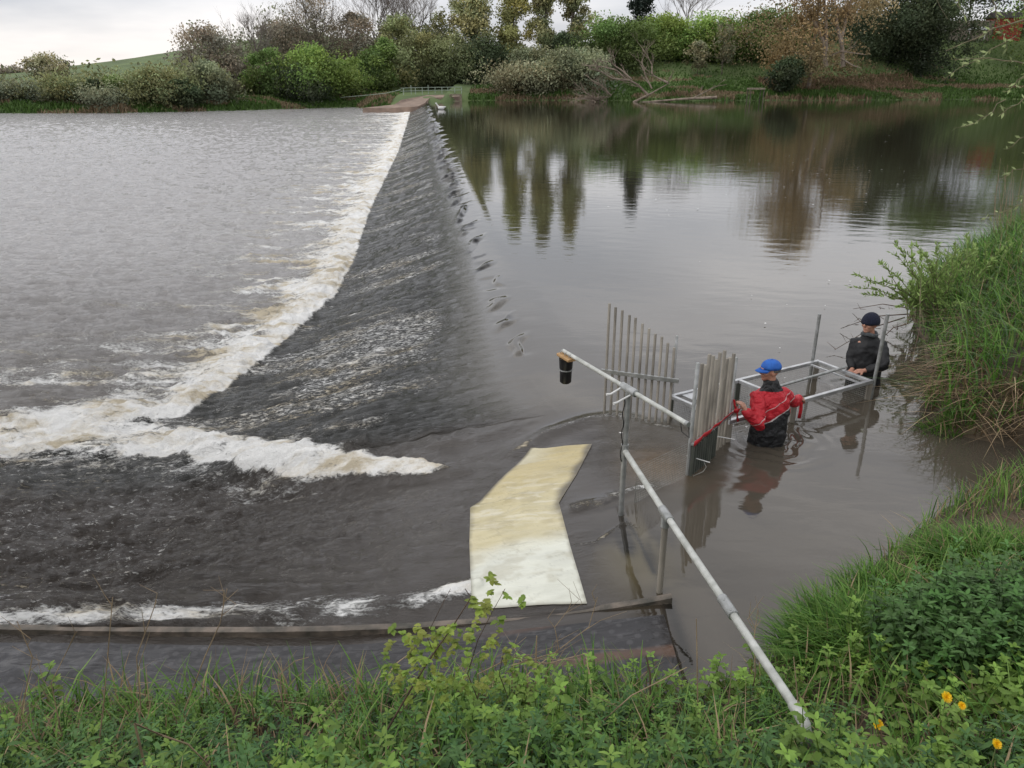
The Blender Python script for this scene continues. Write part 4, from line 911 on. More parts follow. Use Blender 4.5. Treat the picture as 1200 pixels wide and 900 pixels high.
for i in range(11):      # dark stained lower tubes in front of the poles
    q = ra.lerp(rb, i/11*.62)+nr*.034; MB().tube([(q.x, q.y, -.6), (q.x, q.y, zc-.015-.02*(i % 2))], .0165, 10).build('pole', MAT['galvw'], s2)
# red tape
tp = thing('barrier_tape', 'red tape stretched and knotted across the packed pole screen', 'tape', tuple(bar0))
m = MB()
def ribbon(m, pts, w, up=Vector((0, 0, 1)), tw=0):
    vs = []
    for i, p in enumerate(pts):
        u = Vector((math.sin(tw*i), 0, math.cos(tw*i)))*w/2; vs += [tuple(Vector(p)-u), tuple(Vector(p)+u)]
    m.add(vs, [(2*i, 2*i+1, 2*i+3, 2*i+2) for i in range(len(pts)-1)])
def solid_tape(name, m, parent):
    o = m.build(name, MAT['red'], parent); md = o.modifiers.new('thickness', 'SOLIDIFY'); md.thickness = .002; return o
T0 = bar0+nr*.02+Vector((0, 0, .012)); T1 = bar1+nr*.02+Vector((0, 0, .04))
ribbon(m, [T0.lerp(T1, i/14)+nr*.006*math.sin(i*1.7)+Vector((0, 0, .006*math.sin(i*2.3))) for i in range(15)], .055, tw=.05); solid_tape('strip', m, tp)
kn = T0.lerp(T1, .93)+nr*.02
m = MB(); m.ball(kn, (.03, .02, .03), 10, 7); m.build('knot', MAT['red'], tp)
for ds in ((-.04, 0, .12), (.03, 0, -.13), (-.09, -.02, -.07), (.07, -.01, .06)):
    m = MB(); ribbon(m, [kn+Vector(ds)*f+Vector((0, -.01*math.sin(f*6), .01*math.sin(f*9))) for f in np.linspace(0, 1, 7)], .024, tw=.25); solid_tape('tape_end', m, tp)
# white rods
for (a, b, h, lab) in (((808, 535), (832, 542), .16, 'short white rod poking out low on the packed pole screen'), ((838, 511), (861, 515), .20, 'short white rod poking out beside the knot of the red tape')):
    r0_ = Vector(gp(a[0], a[1], h)); r1_ = Vector(gp(b[0], b[1], h-.02)); t_ = MB(); t_.tube([r0_-(r1_-r0_)*.15, r0_, r1_], [.006, .0065, .005], 7); tag(t_.build('white_rod', MAT['white']), lab, 'rod', 'white rods on the pole screen')
# wire mesh builder
def wire_panel(name, parent, p, q, z0, z1, sp=.026, r=.0018, mat='mesh'):
    m = MB(); p = Vector(p); q = Vector(q); Ln = (q-p).length; n = max(2, int(Ln/sp))
    for i in range(n+1):
        c = p.lerp(q, i/n); m.tube([(c.x, c.y, z0), (c.x, c.y, z1)], r, 4, cap=False)
    k = max(1, int((z1-z0)/sp))
    for j in range(k+1):
        z = z0+(z1-z0)*j/k; m.tube([(p.x, p.y, z), (q.x, q.y, z)], r, 4, cap=False)
    return m.build(name, MAT[mat], parent)
wm = thing('wire_screen', 'low square wire mesh screen standing in the water between the handrail and packed poles', 'mesh screen', gp(775, 572))
wa = gp(744, 588); wb = gp(806, 557); wire_panel('wire_mesh', wm, wa, wb, -.35, ztop(wa[0], wa[1], 547), .024, .0016)
m = MB(); m.tube([(wa[0], wa[1], -.4), (wa[0], wa[1], .2)], .004, 6); m.build('edge_wire', MAT['mesh'], wm)
m = MB(); w0 = Vector(gp(812, 558, .02)); m.tube([w0, w0+Vector((.09, -.02, .06)), w0+Vector((.12, 0, .10)), w0+Vector((.10, .02, .14))], .0035, 5); m.build('loose_wire', MAT['mesh'], wm)
# =================================================================== TRAP FRAME
ZF = .23
A_ = Vector(gp(787, 465, ZF)); B_ = Vector(gp(855, 494, ZF)); D_ = Vector(gp(958, 424, ZF)); C_ = Vector(gp(1020, 447, ZF)); E_ = Vector(gp(864, 448, ZF)); E2 = Vector(gp(943, 470, ZF))
E_ = A_.lerp(D_, .43); E2 = B_.lerp(C_, .43)
tf = thing('trap_frame', 'long rectangular aluminium trap frame with wire mesh sides standing in the water', 'frame', ((A_.x+C_.x)/2, (A_.y+C_.y)/2, -.5))
UX = (D_-A_).normalized(); UY = (B_-A_).normalized(); w_ = .045
for a, b, nm in ((A_, D_, 'rail'), (B_, C_, 'rail')): MB().beam(a-UX*w_/2, b+UX*w_/2, w_, w_).build(nm, MAT['alu'], tf, smooth=False, bevel=.004)
for a, b in ((A_, B_), (E_, E2), (D_, C_)): MB().beam(a+UY*(w_/2+.001), b-UY*(w_/2+.001), w_, w_*.96).build('crossbar', MAT['alu'], tf, smooth=False, bevel=.004)
for p in (A_, B_, E_, E2, D_, C_): MB().beam(p-Vector((0, 0, w_/2+.001)), p-Vector((0, 0, 1.0)), .052, .052).build('leg', MAT['galvw' if p in (E_, A_) else 'galvd'], tf, smooth=False, bevel=.003)
o_ = Vector((0, 0, 0))
for a, b in ((A_, E_), (E_, D_), (B_, E2), (E2, C_), (A_, B_), (E_, E2), (D_, C_)): wire_panel('wire_mesh', tf, a, b, -.25, ZF-.025, .026, .0015)
# flat lid strips
MB().beam(D_.lerp(C_, .04)-UX*.16+Vector((0, 0, .0)), D_.lerp(C_, .96)-UX*.16, .022, .02).build('lid_strip', MAT['alu'], tf, smooth=False)
wire = MB()
for i in range(12):
    f = (i+.5)/12; a = D_.lerp(C_, f); wire.tube([a-UX*.02, a-UX*.16], .0016, 4)
for i in range(6):
    a = D_-UX*(.02+.14*i/5); b = C_-UX*(.02+.14*i/5); wire.tube([a, b], .0016, 4)
wire.build('wire_mesh', MAT['mesh'], tf)
a = A_.lerp(D_, .16)
MB().box(A_.lerp(E_, .28)+UY*.12+Vector((0, 0, .006)), (.34, .18, .006), (UX, UY, Vector((0, 0, 1)))).build('cover_plate', MAT['alu'], tf, smooth=False)
# uprights clamped at the far corners
for p, py, wx in ((D_+UX*-.03-UY*.05, 368, 0), (C_+UX*.045, 368, .05)):
    zt = ztop(p.x, p.y, py); MB().tube([(p.x, p.y, -.8), (p.x+wx*.6, p.y, zt)], .021, 12).build('upright', MAT['galv'], tf)
# inner lift pole
G0 = Vector(gp(915, 452, ZF+.05)); G1_ = Vector(gp(992, 430, ZF+.07))
lp = thing('round_pole', 'round grey pole along the middle of the trap frame, held by the beanie wearer', 'pole', tuple(G0)); 
MB().tube([G0-(G1_-G0)*.12, G1_], .0175, 12).build('tube', MAT['galv'], lp)
tp2 = thing('barrier_tape', 'red tape looped round the corner leg of the trap frame beside the red jacket', 'tape', tuple(E2))
m = MB(); c0 = E2+Vector((0, 0, .03)); ribbon(m, [c0+Vector((-.14, .0, .005)), c0+Vector((-.06, -.02, .03)), c0+Vector((.02, -.03, .025)), c0+Vector((.06, -.035, 0)), c0+Vector((.065, -.04, -.10)), c0+Vector((.06, -.04, -.20))], .04, tw=.35); solid_tape('strip', m, tp2)
m = MB(); ribbon(m, [c0+Vector((-.13, -.03, .0)), c0+Vector((-.16, -.05, -.08)), c0+Vector((-.15, -.05, -.16))], .03, tw=.3); solid_tape('tape_end', m, tp2)
# =================================================================== PEOPLE
def remesh(o, v, sm=4, fac=.5):
    r = o.modifiers.new('join', 'REMESH'); r.mode = 'VOXEL'; r.voxel_size = v; r.use_smooth_shade = True
    s_ = o.modifiers.new('soften', 'SMOOTH'); s_.iterations = sm; s_.factor = fac; return o
def hand(m, wrist, dirv, palmn, grip=.6, scale=1.0, side=1):
    """palm, five fingers bending toward palmn, thumb from the side"""
    d = Vector(dirv).normalized(); n = Vector(palmn); n = (n-d*n.dot(d)).normalized(); s = d.cross(n)*side; k = scale
    w0 = Vector(wrist); m.tube([w0-d*.03, w0+d*.02*k, w0+d*.055*k, w0+d*.088*k], [(.024*k, .017*k), (.030*k, .016*k), (.040*k, .016*k), (.036*k, .012*k)], 10) if False else None
    m.tube([w0-d*.03, w0+d*.01*k, w0+d*.05*k, w0+d*.085*k], [.022*k, .025*k, .030*k, .026*k], 10)
    for i, (off, ln) in enumerate(((.031, .070), (.0105, .080), (-.0105, .074), (-.030, .058))):
        p = w0+d*.07*k+s*off*k; dd = d.copy(); pts = [p-d*.03]; r = []
        pts.append(p)
        for j in range(3):
            a = grip*(.75+.25*j); dd = (dd*math.cos(a)+n*math.sin(a)).normalized(); n2 = (n-dd*n.dot(dd)); p = p+dd*ln*k*(.42, .33, .25)[j]; pts.append(p)
        m.tube(pts, [.010*k, .0105*k, .0095*k, .0085*k, .0065*k], 8)
    p = w0+d*.02*k+s*.025*k; q = p+(d*.5+s*.75+n*.35).normalized()*.035*k; r_ = q+(d*.8+n*.7+s*.05).normalized()*.032*k; m.tube([p-s*.02, p, q, r_], [.013*k, .013*k, .011*k, .008*k], 8)
def head(m, c, face, k=1.0, tilt=0):
    """c = centre of head, face = horizontal direction"""
    f = Vector(face).normalized(); s = Vector((-f.y, f.x, 0)); u = Vector((0, 0, 1)); c = Vector(c)
    def E(p, r, seg=16):  # ellipsoid oriented to face
        vs = []; fs = []; R_ = 10
        for i in range(R_+1):
            th = PI*i/R_
            for j in range(seg):
                a = 2*PI*j/seg; vs.append(tuple(p+f*r[0]*math.sin(th)*math.cos(a)+s*r[1]*math.sin(th)*math.sin(a)+u*r[2]*math.cos(th)))
        for i in range(R_):
            for j in range(seg): fs.append((i*seg+j, (i+1)*seg+j, (i+1)*seg+(j+1) % seg, i*seg+(j+1) % seg))
        m.add(vs, fs)
    E(c+u*.02*k, (.096*k, .077*k, .095*k)); E(c+f*.028*k-u*.045*k, (.062*k, .058*k, .065*k)); E(c+f*.062*k-u*.088*k, (.026*k, .030*k, .022*k))
    E(c+f*.088*k+u*.032*k, (.018*k, .045*k, .012*k)); E(c+f*.100*k-u*.012*k, (.022*k, .014*k, .026*k)); E(c+f*.078*k-u*.052*k, (.020*k, .026*k, .008*k)); E(c+f*.076*k-u*.064*k, (.020*k, .022*k, .008*k))
    for t in (-1, 1): E(c+s*t*.077*k-u*.008*k-f*.004*k, (.020*k, .011*k, .032*k)); E(c+f*.060*k+s*t*.04*k-u*.02*k, (.03*k, .026*k, .025*k))
    return f, s, u, c
def eyes_etc(par, f, s, u, c, k=1.0, brow=True):
    for t in (-1, 1):
        MB().ball(c+f*.084*k+s*t*.031*k+u*.010*k, .0105*k, 10, 7).build('eye', MAT['white'], par)
        MB().ball(c+f*.0915*k+s*t*.031*k+u*.010*k, .0055*k, 8, 6).build('pupil', MAT['black'], par)
MAT['lip'] = simple('lips', (.34, .12, .09), None, 20, .5); MAT['hair'] = simple('grey cropped hair', (.16, .14, .12), (.08, .07, .06), 90, .9, 0, .5, 200)
# ---- jacket material of the first man: red yoke and sleeves, black body and collar
def jacket_mat():
    m, nt, b = new_mat('red and black jacket'); L = nt.links.new
    at_ = N(nt, 'ShaderNodeTexCoord'); sp = N(nt, 'ShaderNodeSeparateXYZ'); L(at_.outputs['Object'], sp.inputs[0])
    def M(op, a, c=None):
        n = N(nt, 'ShaderNodeMath', operation=op)
        for i, v in enumerate((a, c)):
            if v is None: continue
            if isinstance(v, (int, float)): n.inputs[i].default_value = v
            else: L(v, n.inputs[i])
        return n.outputs[0]
    nz = N(nt, 'ShaderNodeTexNoise'); nz.inputs['Scale'].default_value = 9; L(at_.outputs['Object'], nz.inputs['Vector'])
    x, y, z = sp.outputs
    # boundary: red above a slanting line that climbs to the right shoulder blade
    zc = M('ADD', z, M('MULTIPLY', x, -.62)); edge = M('SUBTRACT', zc, M('ADD', .285, M('MULTIPLY', nz.outputs[0], .05)))
    red = M('GREATER_THAN', edge, 0.); line = M('LESS_THAN', M('ABSOLUTE', edge), .007)
    l2 = M('LESS_THAN', M('ABSOLUTE', M('SUBTRACT', edge, .135)), .0035)
    top = M('LESS_THAN', z, .60)
    red = M('MAXIMUM', M('MULTIPLY', red, top), M('GREATER_THAN', x, .20))
    mx = N(nt, 'ShaderNodeMix', data_type='RGBA'); L(red, mx.inputs[0]); mx.inputs[6].default_value = (.010, .011, .013, 1); mx.inputs[7].default_value = (.50, .012, .025, 1)
    m2 = N(nt, 'ShaderNodeMix', data_type='RGBA'); L(M('MULTIPLY', M('MAXIMUM', line, l2), top), m2.inputs[0]); L(mx.outputs[2], m2.inputs[6]); m2.inputs[7].default_value = (.55, .53, .52, 1)
    L(m2.outputs[2], b.inputs['Base Color']); b.inputs['Roughness'].default_value = .55
    n2 = N(nt, 'ShaderNodeTexNoise'); n2.inputs['Scale'].default_value = 11; n2.inputs['Detail'].default_value = 3; n2.inputs['Distortion'].default_value = 1.2; L(at_.outputs['Object'], n2.inputs['Vector'])
    bp = N(nt, 'ShaderNodeBump'); bp.inputs['Distance'].default_value = .05; bp.inputs['Strength'].default_value = .8; L(n2.outputs[0], bp.inputs['Height']); L(bp.outputs[0], b.inputs['Normal'])
    return m
MAT['jacket'] = jacket_mat(); MAT['sleeve'] = simple('red sleeve cloth', (.50, .012, .025), (.36, .008, .018), 9, .55, 0, .9, 14)
def cloth_disp(o, st=.012, sz=.09):
    tx = bpy.data.textures.new('folds', 'CLOUDS'); tx.noise_scale = sz; tx.noise_depth = 1
    d = o.modifiers.new('folds', 'DISPLACE'); d.texture = tx; d.strength = st; d.texture_coords = 'LOCAL'; d.mid_level = .5
def ring_torso(m, rings, seg=22):
    vs = []; fs = []
    for (cx, cy, cz, rx, ry) in rings:
        for k in range(seg):
            a = 2*PI*k/seg; sx_ = math.copysign(abs(math.cos(a))**.85, math.cos(a)); sy_ = math.copysign(abs(math.sin(a))**.85, math.sin(a))
            vs.append((cx+rx*sx_, cy+ry*sy_, cz))
    n = len(rings)
    for i in range(n-1):
        for k in range(seg): fs.append((i*seg+k, i*seg+(k+1) % seg, (i+1)*seg+(k+1) % seg, (i+1)*seg+k))
    fs.append(tuple(range(seg))[::-1]); fs.append(tuple((n-1)*seg+k for k in range(seg))); m.add(vs, fs)
# ---- man 1
O1 = Vector((2.71, 7.42, 0)); p1 = thing('person', 'person in blue cap and red and black jacket, waist deep beside the pole screen', 'person', tuple(O1))
def P(*a): return O1+Vector(a)
LS = P(-.150, -.02, .535); LE = P(-.175, -.23, .285); LW = Vector(gp(862, 482, .46)) ; LW = Vector((2.385, 7.20, .455))
RS = P(.150, .06, .53); RE = P(.33, .22, .36); RW = P(.47, .45, .31)
HD = P(-.035, .03, .80); fdir = Vector((-1, -.12, 0))
def anat(m, O, LS, LE, LW, RS, RE, RW, lean=(0, 0), legs=True):
    o = O; n0 = (LS+RS)/2
    ring_torso(m, [(o.x, o.y, -.14, .155, .11), (o.x, o.y, .0, .15, .105), (o.x, o.y, .15, .14, .10), (o.x*.5+n0.x*.5, o.y*.5+n0.y*.5, .33, .155, .105), (n0.x, n0.y, .48, .165, .11), (n0.x, n0.y, .56, .15, .085), (n0.x, n0.y, .61, .07, .06)])
    for a, b, c in ((LS, LE, LW), (RS, RE, RW)): m.tube([n0.lerp(a, .6), a, a.lerp(b, .5), b, b.lerp(c, .45), c], [.055, .058, .047, .040, .036, .026], 12)
    for s_ in (-1, 1): m.tube([(o.x+s_*.085, o.y, -.10), (o.x+s_*.10, o.y, -.5), (o.x+s_*.11, o.y-.02, -.92)], [.088, .06, .045], 10); m.tube([(o.x+s_*.11, o.y+.04, -.95), (o.x+s_*.12, o.y-.16, -.98)], [.045, .035], 8)
m = MB(); anat(m, O1, LS, LE, LW, RS, RE, RW)
m.tube([P(-.0, .02, .58), P(-.02, .025, .68), P(-.03, .03, .74)], [.062, .056, .055], 12)
f_, s_, u_, c_ = head(m, HD, fdir)
hand(m, LW, (-.35, .30, .65), (-.75, .55, 0), .62, 1.0, -1); hand(m, RW, (.75, .5, -.35), (-.1, .2, -1), .55, 1.0, 1)
bo = m.build('body', MAT['skin'], p1); remesh(bo, .0065, 3)
eyes_etc(p1, f_, s_, u_, c_)
m = MB(); n0 = (LS+RS)/2
ring_torso(m, [(O1.x+.0, O1.y, -.16, .18, .14), (O1.x, O1.y, -.02, .185, .145), (O1.x+.01, O1.y, .10, .19, .155), (O1.x+.01, O1.y, .22, .185, .145), (n0.x+.01, n0.y, .36, .20, .15), (n0.x, n0.y, .46, .205, .145), (n0.x, n0.y, .54, .165, .12), (n0.x, n0.y, .60, .115, .095), (n0.x-.01, n0.y, .65, .084, .080), (n0.x-.02, n0.y+.01, .715, .073, .074)])
for a, b, c, q in ((LS, LE, LW, 1), (RS, RE, RW, .95)): m.tube([n0.lerp(a, .55)+Vector((0, 0, -.02)), a, a.lerp(b, .5), b, b.lerp(c, .5), b.lerp(c, .98), b.lerp(c, 1.04)], [.085*q, .080*q, .074*q, .068*q, .056*q, .046*q, .040*q], 14)
jk = m.build('jacket', MAT['jacket'], p1); remesh(jk, .011, 5); cloth_disp(jk, .03, .07)
# cap: dome, brim
def cap(par, f, s, u, c, mat, k=1.0):
    m = MB(); vs = []; fs = []; seg = 20; R_ = 7; c2 = c+u*.030*k-f*.004
    for i in range(R_+1):
        th = PI/2*(1-i/R_); 
        for j in range(seg):
            a = 2*PI*j/seg; vs.append(tuple(c2+f*.110*k*math.sin(th+.0001)*math.cos(a)+s*.091*k*math.sin(th+.0001)*math.sin(a)+u*(.095*k*math.cos(th)**.9)))
    for i in range(R_):
        for j in range(seg): fs.append((i*seg+j, i*seg+(j+1) % seg, (i+1)*seg+(j+1) % seg, (i+1)*seg+j))
    m.add(vs, fs); cp = m.build('cap', MAT[mat], par); sd = cp.modifiers.new('t', 'SOLIDIFY'); sd.thickness = .006; sd.offset = 1
    m = MB(); vs = []; n = 12
    for i in range(n+1):
        a = -1.25+2.5*i/n
        p = c2+f*.106*k*math.cos(a)+s*.088*k*math.sin(a); q = c2+f*(.106*k+.075*k*math.cos(a)**.6)*1.0*math.cos(a*.8)+s*.085*k*math.sin(a)-u*(.022*k+.012*abs(math.sin(a)))
        vs += [tuple(p+u*.004), tuple(q)]
    m.add(vs, [(2*i, 2*i+1, 2*i+3, 2*i+2) for i in range(n)]); b_ = m.build('brim', MAT[mat], cp); sd = b_.modifiers.new('t', 'SOLIDIFY'); sd.thickness = .006
    MB().ball(c2+u*.099*k, .009*k, 8, 5).build('button', MAT[mat], cp)
    m = MB(); m.tube([c2+f*.094*k*math.cos(a)+s*.080*k*math.sin(a)-u*.016 for a in np.linspace(1.5, 2*PI-1.5, 14)], .017, 8); h = m.build('hair', MAT['hair'], par)
cap(p1, f_, s_, u_, c_, 'cap', .93)
# ---- man 2
O2 = Vector(gp(1010, 449)); p2 = thing('person', 'person in navy beanie and black jacket, waist deep behind the trap frame', 'person', tuple(O2))
def P(*a): return O2+Vector(a)
RS = P(-.135, .07, .53); RE = P(-.19, .0, .30); RW = P(-.22, -.14, .23)
LS = P(.140, -.05, .53); LE = P(.10, -.27, .33); LW = Vector(gp(994, 433, .27)); LW = P(-.12, -.24, .26)
HD = P(-.04, -.02, .80); fd2 = Vector((-.85, -.50, 0))
m = MB(); anat(m, O2, LS, LE, LW, RS, RE, RW); m.tube([P(0, .0, .58), P(-.02, -.01, .68), P(-.03, -.01, .74)], [.062, .056, .055], 12)
f_, s_, u_, c_ = head(m, HD, fd2)
hand(m, LW, (-.8, .1, -.1), (0, .3, -1), .7, 1.0, 1); hand(m, RW, (-.5, -.5, -.1), (.2, 0, -1), .7, 1.0, -1)
bo = m.build('body', MAT['skin'], p2); remesh(bo, .007, 3); eyes_etc(p2, f_, s_, u_, c_)
m = MB(); n0 = (LS+RS)/2
ring_torso(m, [(O2.x+.02, O2.y, -.16, .20, .155), (O2.x+.01, O2.y, -.02, .205, .16), (O2.x, O2.y, .10, .21, .165), (O2.x, O2.y, .22, .20, .155), (n0.x, n0.y, .36, .195, .15), (n0.x, n0.y, .46, .19, .145), (n0.x, n0.y, .54, .155, .12), (n0.x, n0.y, .60, .11, .095), (n0.x-.01, n0.y, .655, .082, .082)])
for a, b, c in ((LS, LE, LW), (RS, RE, RW)): m.tube([n0.lerp(a, .55)+Vector((0, 0, -.02)), a, a.lerp(b, .5), b, b.lerp(c, .5), b.lerp(c, .9)], [.085, .078, .072, .066, .056, .044], 14)
jk = m.build('jacket', MAT['blackc'], p2); remesh(jk, .011, 5); cloth_disp(jk, .03, .08)
MAT['scarf'] = simple('grey scarf', (.085, .095, .10), (.05, .055, .06), 30, .9, 0, .5, 60)
m = MB(); m.tube([P(-.02, -.01, .665)+Vector((math.cos(a)*.078, math.sin(a)*.076, .012*math.sin(a*2))) for a in np.linspace(0, 2*PI, 20)], .026, 8); m.build('scarf', MAT['scarf'], p2)
m = MB(); vs = []; fs = []; seg = 20; R_ = 8; c2 = c_+u_*.022-f_*.006
for i in range(R_+1):
    th = PI*.56*(1-i/R_)
    for j in range(seg):
        a = 2*PI*j/seg; vs.append(tuple(c2+f_*.112*math.sin(th+.0001)*math.cos(a)+s_*.096*math.sin(th+.0001)*math.sin(a)+u_*(.112*math.cos(th))))
for i in range(R_):
    for j in range(seg): fs.append((i*seg+j, i*seg+(j+1) % seg, (i+1)*seg+(j+1) % seg, (i+1)*seg+j))
m.add(vs, fs); bn = m.build('beanie', MAT['navy'], p2); sd = bn.modifiers.new('t', 'SOLIDIFY'); sd.thickness = .008; sd.offset = 1
m = MB(); m.tube([c2+f_*.110*math.cos(a)+s_*.094*math.sin(a)+u_*.006 for a in np.linspace(0, 2*PI, 24)], [(.024, .010)]*24, 8); m.build('cuff', MAT['navy'], bn)
# =================================================================== NEAR VEGETATION
def veg_pt(px, py, h=0.):
    """point h above the bank seen at a photo pixel"""
    a = (px-600)/F; b = (450-py)/F; d = np.array([a, CP+b*SP, -SP+b*CP]); t = np.linspace(.6, 22, 1500)
    x, y, z = d[0]*t, d[1]*t, H+d[2]*t; g = land_h(x, y)[0]; k = int(np.argmax(z < g+h)); return Vector((x[k], y[k], g[k]))
MAT['herb'] = leafmat('herb leaves', (1, 1, 1), .5, .3)
def leaf_shape(L_, W, n=5, serr=.18, fold=.25, droop=.25):
    """one serrated leaf along +x; rows of (left edge, midrib, right edge)"""
    V = []; 
    for i in range(2*n+1):
        f = i/(2*n); w = W*(math.sin(PI*min(1, f*.82+.13))**.85)*(1-.25*f)*(1 if i % 2 == 0 else 1-serr) if i < 2*n else 0
        z = -droop*L_*f*f*1.5+.02*L_; V += [(f*L_-(0 if i % 2 else .04*L_), w/2, z+fold*w/2), (f*L_, 0, z), (f*L_-(0 if i % 2 else .04*L_), -w/2, z+fold*w/2)]
    Q = []
    for i in range(2*n):
        a = 3*i; Q += [(a, a+1, a+4, a+3), (a+1, a+2, a+5, a+4)]
    return np.array(V), np.array(Q)
def rot(ax, a):
    c, s = math.cos(a), math.sin(a)
    return np.array([[1, 0, 0], [0, c, -s], [0, s, c]]) if ax == 0 else np.array([[c, 0, s], [0, 1, 0], [-s, 0, c]]) if ax == 1 else np.array([[c, -s, 0], [s, c, 0], [0, 0, 1]])
def nettle(h, L_, hue, nodes=6, ratio=.5):
    Vs = []; Qs = []; Ts = []; n = 0
    m = MB(); m.tube([(0, 0, 0), (.01, 0, h*.5), (.0, .01, h)], [.003, .0025, .0015], 4, cap=False); v = np.concatenate(m.v); q = np.array(m.f); Vs.append(v); Qs.append(q); Ts.append(np.tile(np.array(hue)*.7, (len(v), 1))); n = len(v)
    for i in range(nodes):
        f = (i+1)/nodes; z = h*(.25+.75*f); sc_ = L_*(1.05-.55*f**2)*rnd.uniform(.85, 1.15)
        for k in range(2 if i < nodes-1 else 4):
            lv, lq = leaf_shape(sc_, sc_*ratio, 4)
            pitch = (-.15+.75*f**3)+rnd.uniform(-.2, .2); az = i*PI/2+k*(PI if i < nodes-1 else PI/2)+rnd.uniform(-.25, .25)
            R = rot(2, az)@rot(1, -pitch)@rot(0, rnd.uniform(-.3, .3)); v = (lv+np.array([sc_*.18, 0, 0]))@R.T+np.array([0, 0, z])
            Vs.append(v); Qs.append(lq+n); n += len(v); tn = (.62+.55*f)*rnd.uniform(.85, 1.2); Ts.append(np.tile(np.array(hue)*tn, (len(v), 1)))
    return np.concatenate(Vs), np.concatenate(Qs), np.concatenate(Ts)
def scatter(protos, P, sc_, lean=.25, name='nettles', label='', cat=None, kind=None, parent=None, mat='herb'):
    VV = []; QQ = []; TT = []; off = 0; which = rng.integers(0, len(protos), len(P))
    for k, (v, q, t) in enumerate(protos):
        idx = np.where(which == k)[0]
        if not len(idx): continue
        n = len(idx); a = rng.uniform(0, 2*PI, n); lx = rng.normal(0, lean, n); ly = rng.normal(0, lean, n)-.08
        c, s_ = np.cos(a), np.sin(a); X = v[None, :, 0]*c[:, None]-v[None, :, 1]*s_[:, None]; Y = v[None, :, 0]*s_[:, None]+v[None, :, 1]*c[:, None]; Zz = np.repeat(v[None, :, 2], n, 0)
        X = X+Zz*lx[:, None]; Y = Y+Zz*ly[:, None]; s3 = sc_[idx][:, None]
        W = np.stack([X*s3+P[idx, 0][:, None], Y*s3+P[idx, 1][:, None], Zz*s3+P[idx, 2][:, None]], -1).reshape(-1, 3)
        VV.append(W); QQ.append((q[None]+(np.arange(n)*len(v))[:, None, None]).reshape(-1, 4)+off); off += n*len(v)
        TT.append((t[None]*rng.uniform(.75, 1.25, (n, 1, 1))*np.ones((1, 1, 3))).reshape(-1, 3))
    o = mesh_obj(name, np.concatenate(VV), np.concatenate(QQ), MAT[mat], parent, True, np.concatenate(TT))
    if label: tag(o, label, cat, None, kind)
    return o
def bank_points(n, x0, x1, y0, y1, cond):
    x = rng.uniform(x0, x1, n); y = rng.uniform(y0, y1, n); h, d1, d2 = land_h(x, y); k = cond(x, y, d1, d2); return np.stack([x, y, h], 1)[k], d1[k], d2[k]
NG = (.090, .165, .040)
protosN = [nettle(rnd.uniform(.22, .38), rnd.uniform(.048, .080), hue_, rnd.choice([5, 6, 7, 8]), rnd.uniform(.38, .62)) for hue_ in [(.07, .15, .045), (.10, .20, .045), (.055, .12, .035), (.13, .23, .05), (.085, .17, .05), (.11, .19, .035), (.16, .25, .05), (.06, .14, .05)]]
protosY = [nettle(rnd.uniform(.16, .30), rnd.uniform(.045, .065), (.20*rnd.uniform(.8, 1.2), .30, .055), 6, .7) for _ in range(4)]
path_a = veg_pt(1195, 618); path_b = veg_pt(1170, 775); bare = veg_pt(1045, 740)
def notpath(x, y): return (np.hypot((x-path_a.x)/.75, (y-path_a.y)/.22) > 1) & (np.hypot((x-path_b.x)/.42, (y-path_b.y)/.16) > 1) & (np.hypot((x-bare.x)/.30, (y-bare.y)/.3) > 1)
Pn, dd, _ = bank_points(8500, -4.6, 3.2, .7, 4.2, lambda x, y, a, b: (a > .12) & notpath(x, y) & (x < 1.7+1.3*(y < 2.6)))
keep = rng.random(len(Pn)) < (.35+.5*noise(Pn[:, 0]*1.6, Pn[:, 1]*1.6, 501)); Pn = Pn[keep]; dd = dd[keep]
ed = np.interp(dd, [.1, .6, 1.6], [.35, .60, .95])
scatter(protosN, Pn, rng.uniform(.7, 1.2, len(Pn))*ed*np.interp(Pn[:, 1], [1.4, 2.2], [1.25, 1.0]), .22, 'nettle_bed', 'green nettles and mixed herbs covering the near bank along the bottom of the view', None, 'stuff')
Py, dd, _ = bank_points(2600, -4.6, 3.0, .7, 4.2, lambda x, y, a, b: (a > .1) & notpath(x, y) & (noise(x*1.3+5, y*1.3, 503) > .5))
scatter(protosY, Py, rng.uniform(.8, 1.4, len(Py)), .3, 'low_herbs', 'small yellowish green herbs between the nettles of the near bank', None, 'stuff')
# grass amongst the nettles and on the right bank
def grass(name, label, n, x0, x1, y0, y1, cond, h, wd, cols, lean=None, droop=.6, segs=3, kind='stuff', cat=None, parent=None):
    P_, a, b = bank_points(n, x0, x1, y0, y1, cond); k = len(P_); c = np.array(cols)[rng.integers(0, len(cols), k)]
    L_ = None
    if lean is not None: L_ = np.tile(np.array([*lean, 0.]), (k, 1))
    V, Q, T_ = blades(P_-np.array([0, 0, .02]), rng.uniform(h[0], h[1], k), rng.uniform(wd[0], wd[1], k), L_, segs, c, droop)
    o = mesh_obj(name, V, Q, MAT['blade'], parent, True, T_)
    if label: tag(o, label, cat, None, kind)
    return o
GR = [(.10, .22, .035), (.145, .28, .05), (.07, .165, .03), (.18, .29, .07)]; ST = [(.36, .27, .16), (.27, .19, .11), (.20, .14, .085)]
grass('bank_grass', 'fresh green grass blades growing among the nettles of the near bank', 17000, -4.6, 4.5, .8, 4.6, lambda x, y, a, b: (a > .05) & notpath(x, y) & (noise(x*1.7, y*1.7, 511) > .36), (.16, .44), (.007, .015), GR+GR+ST[:1])
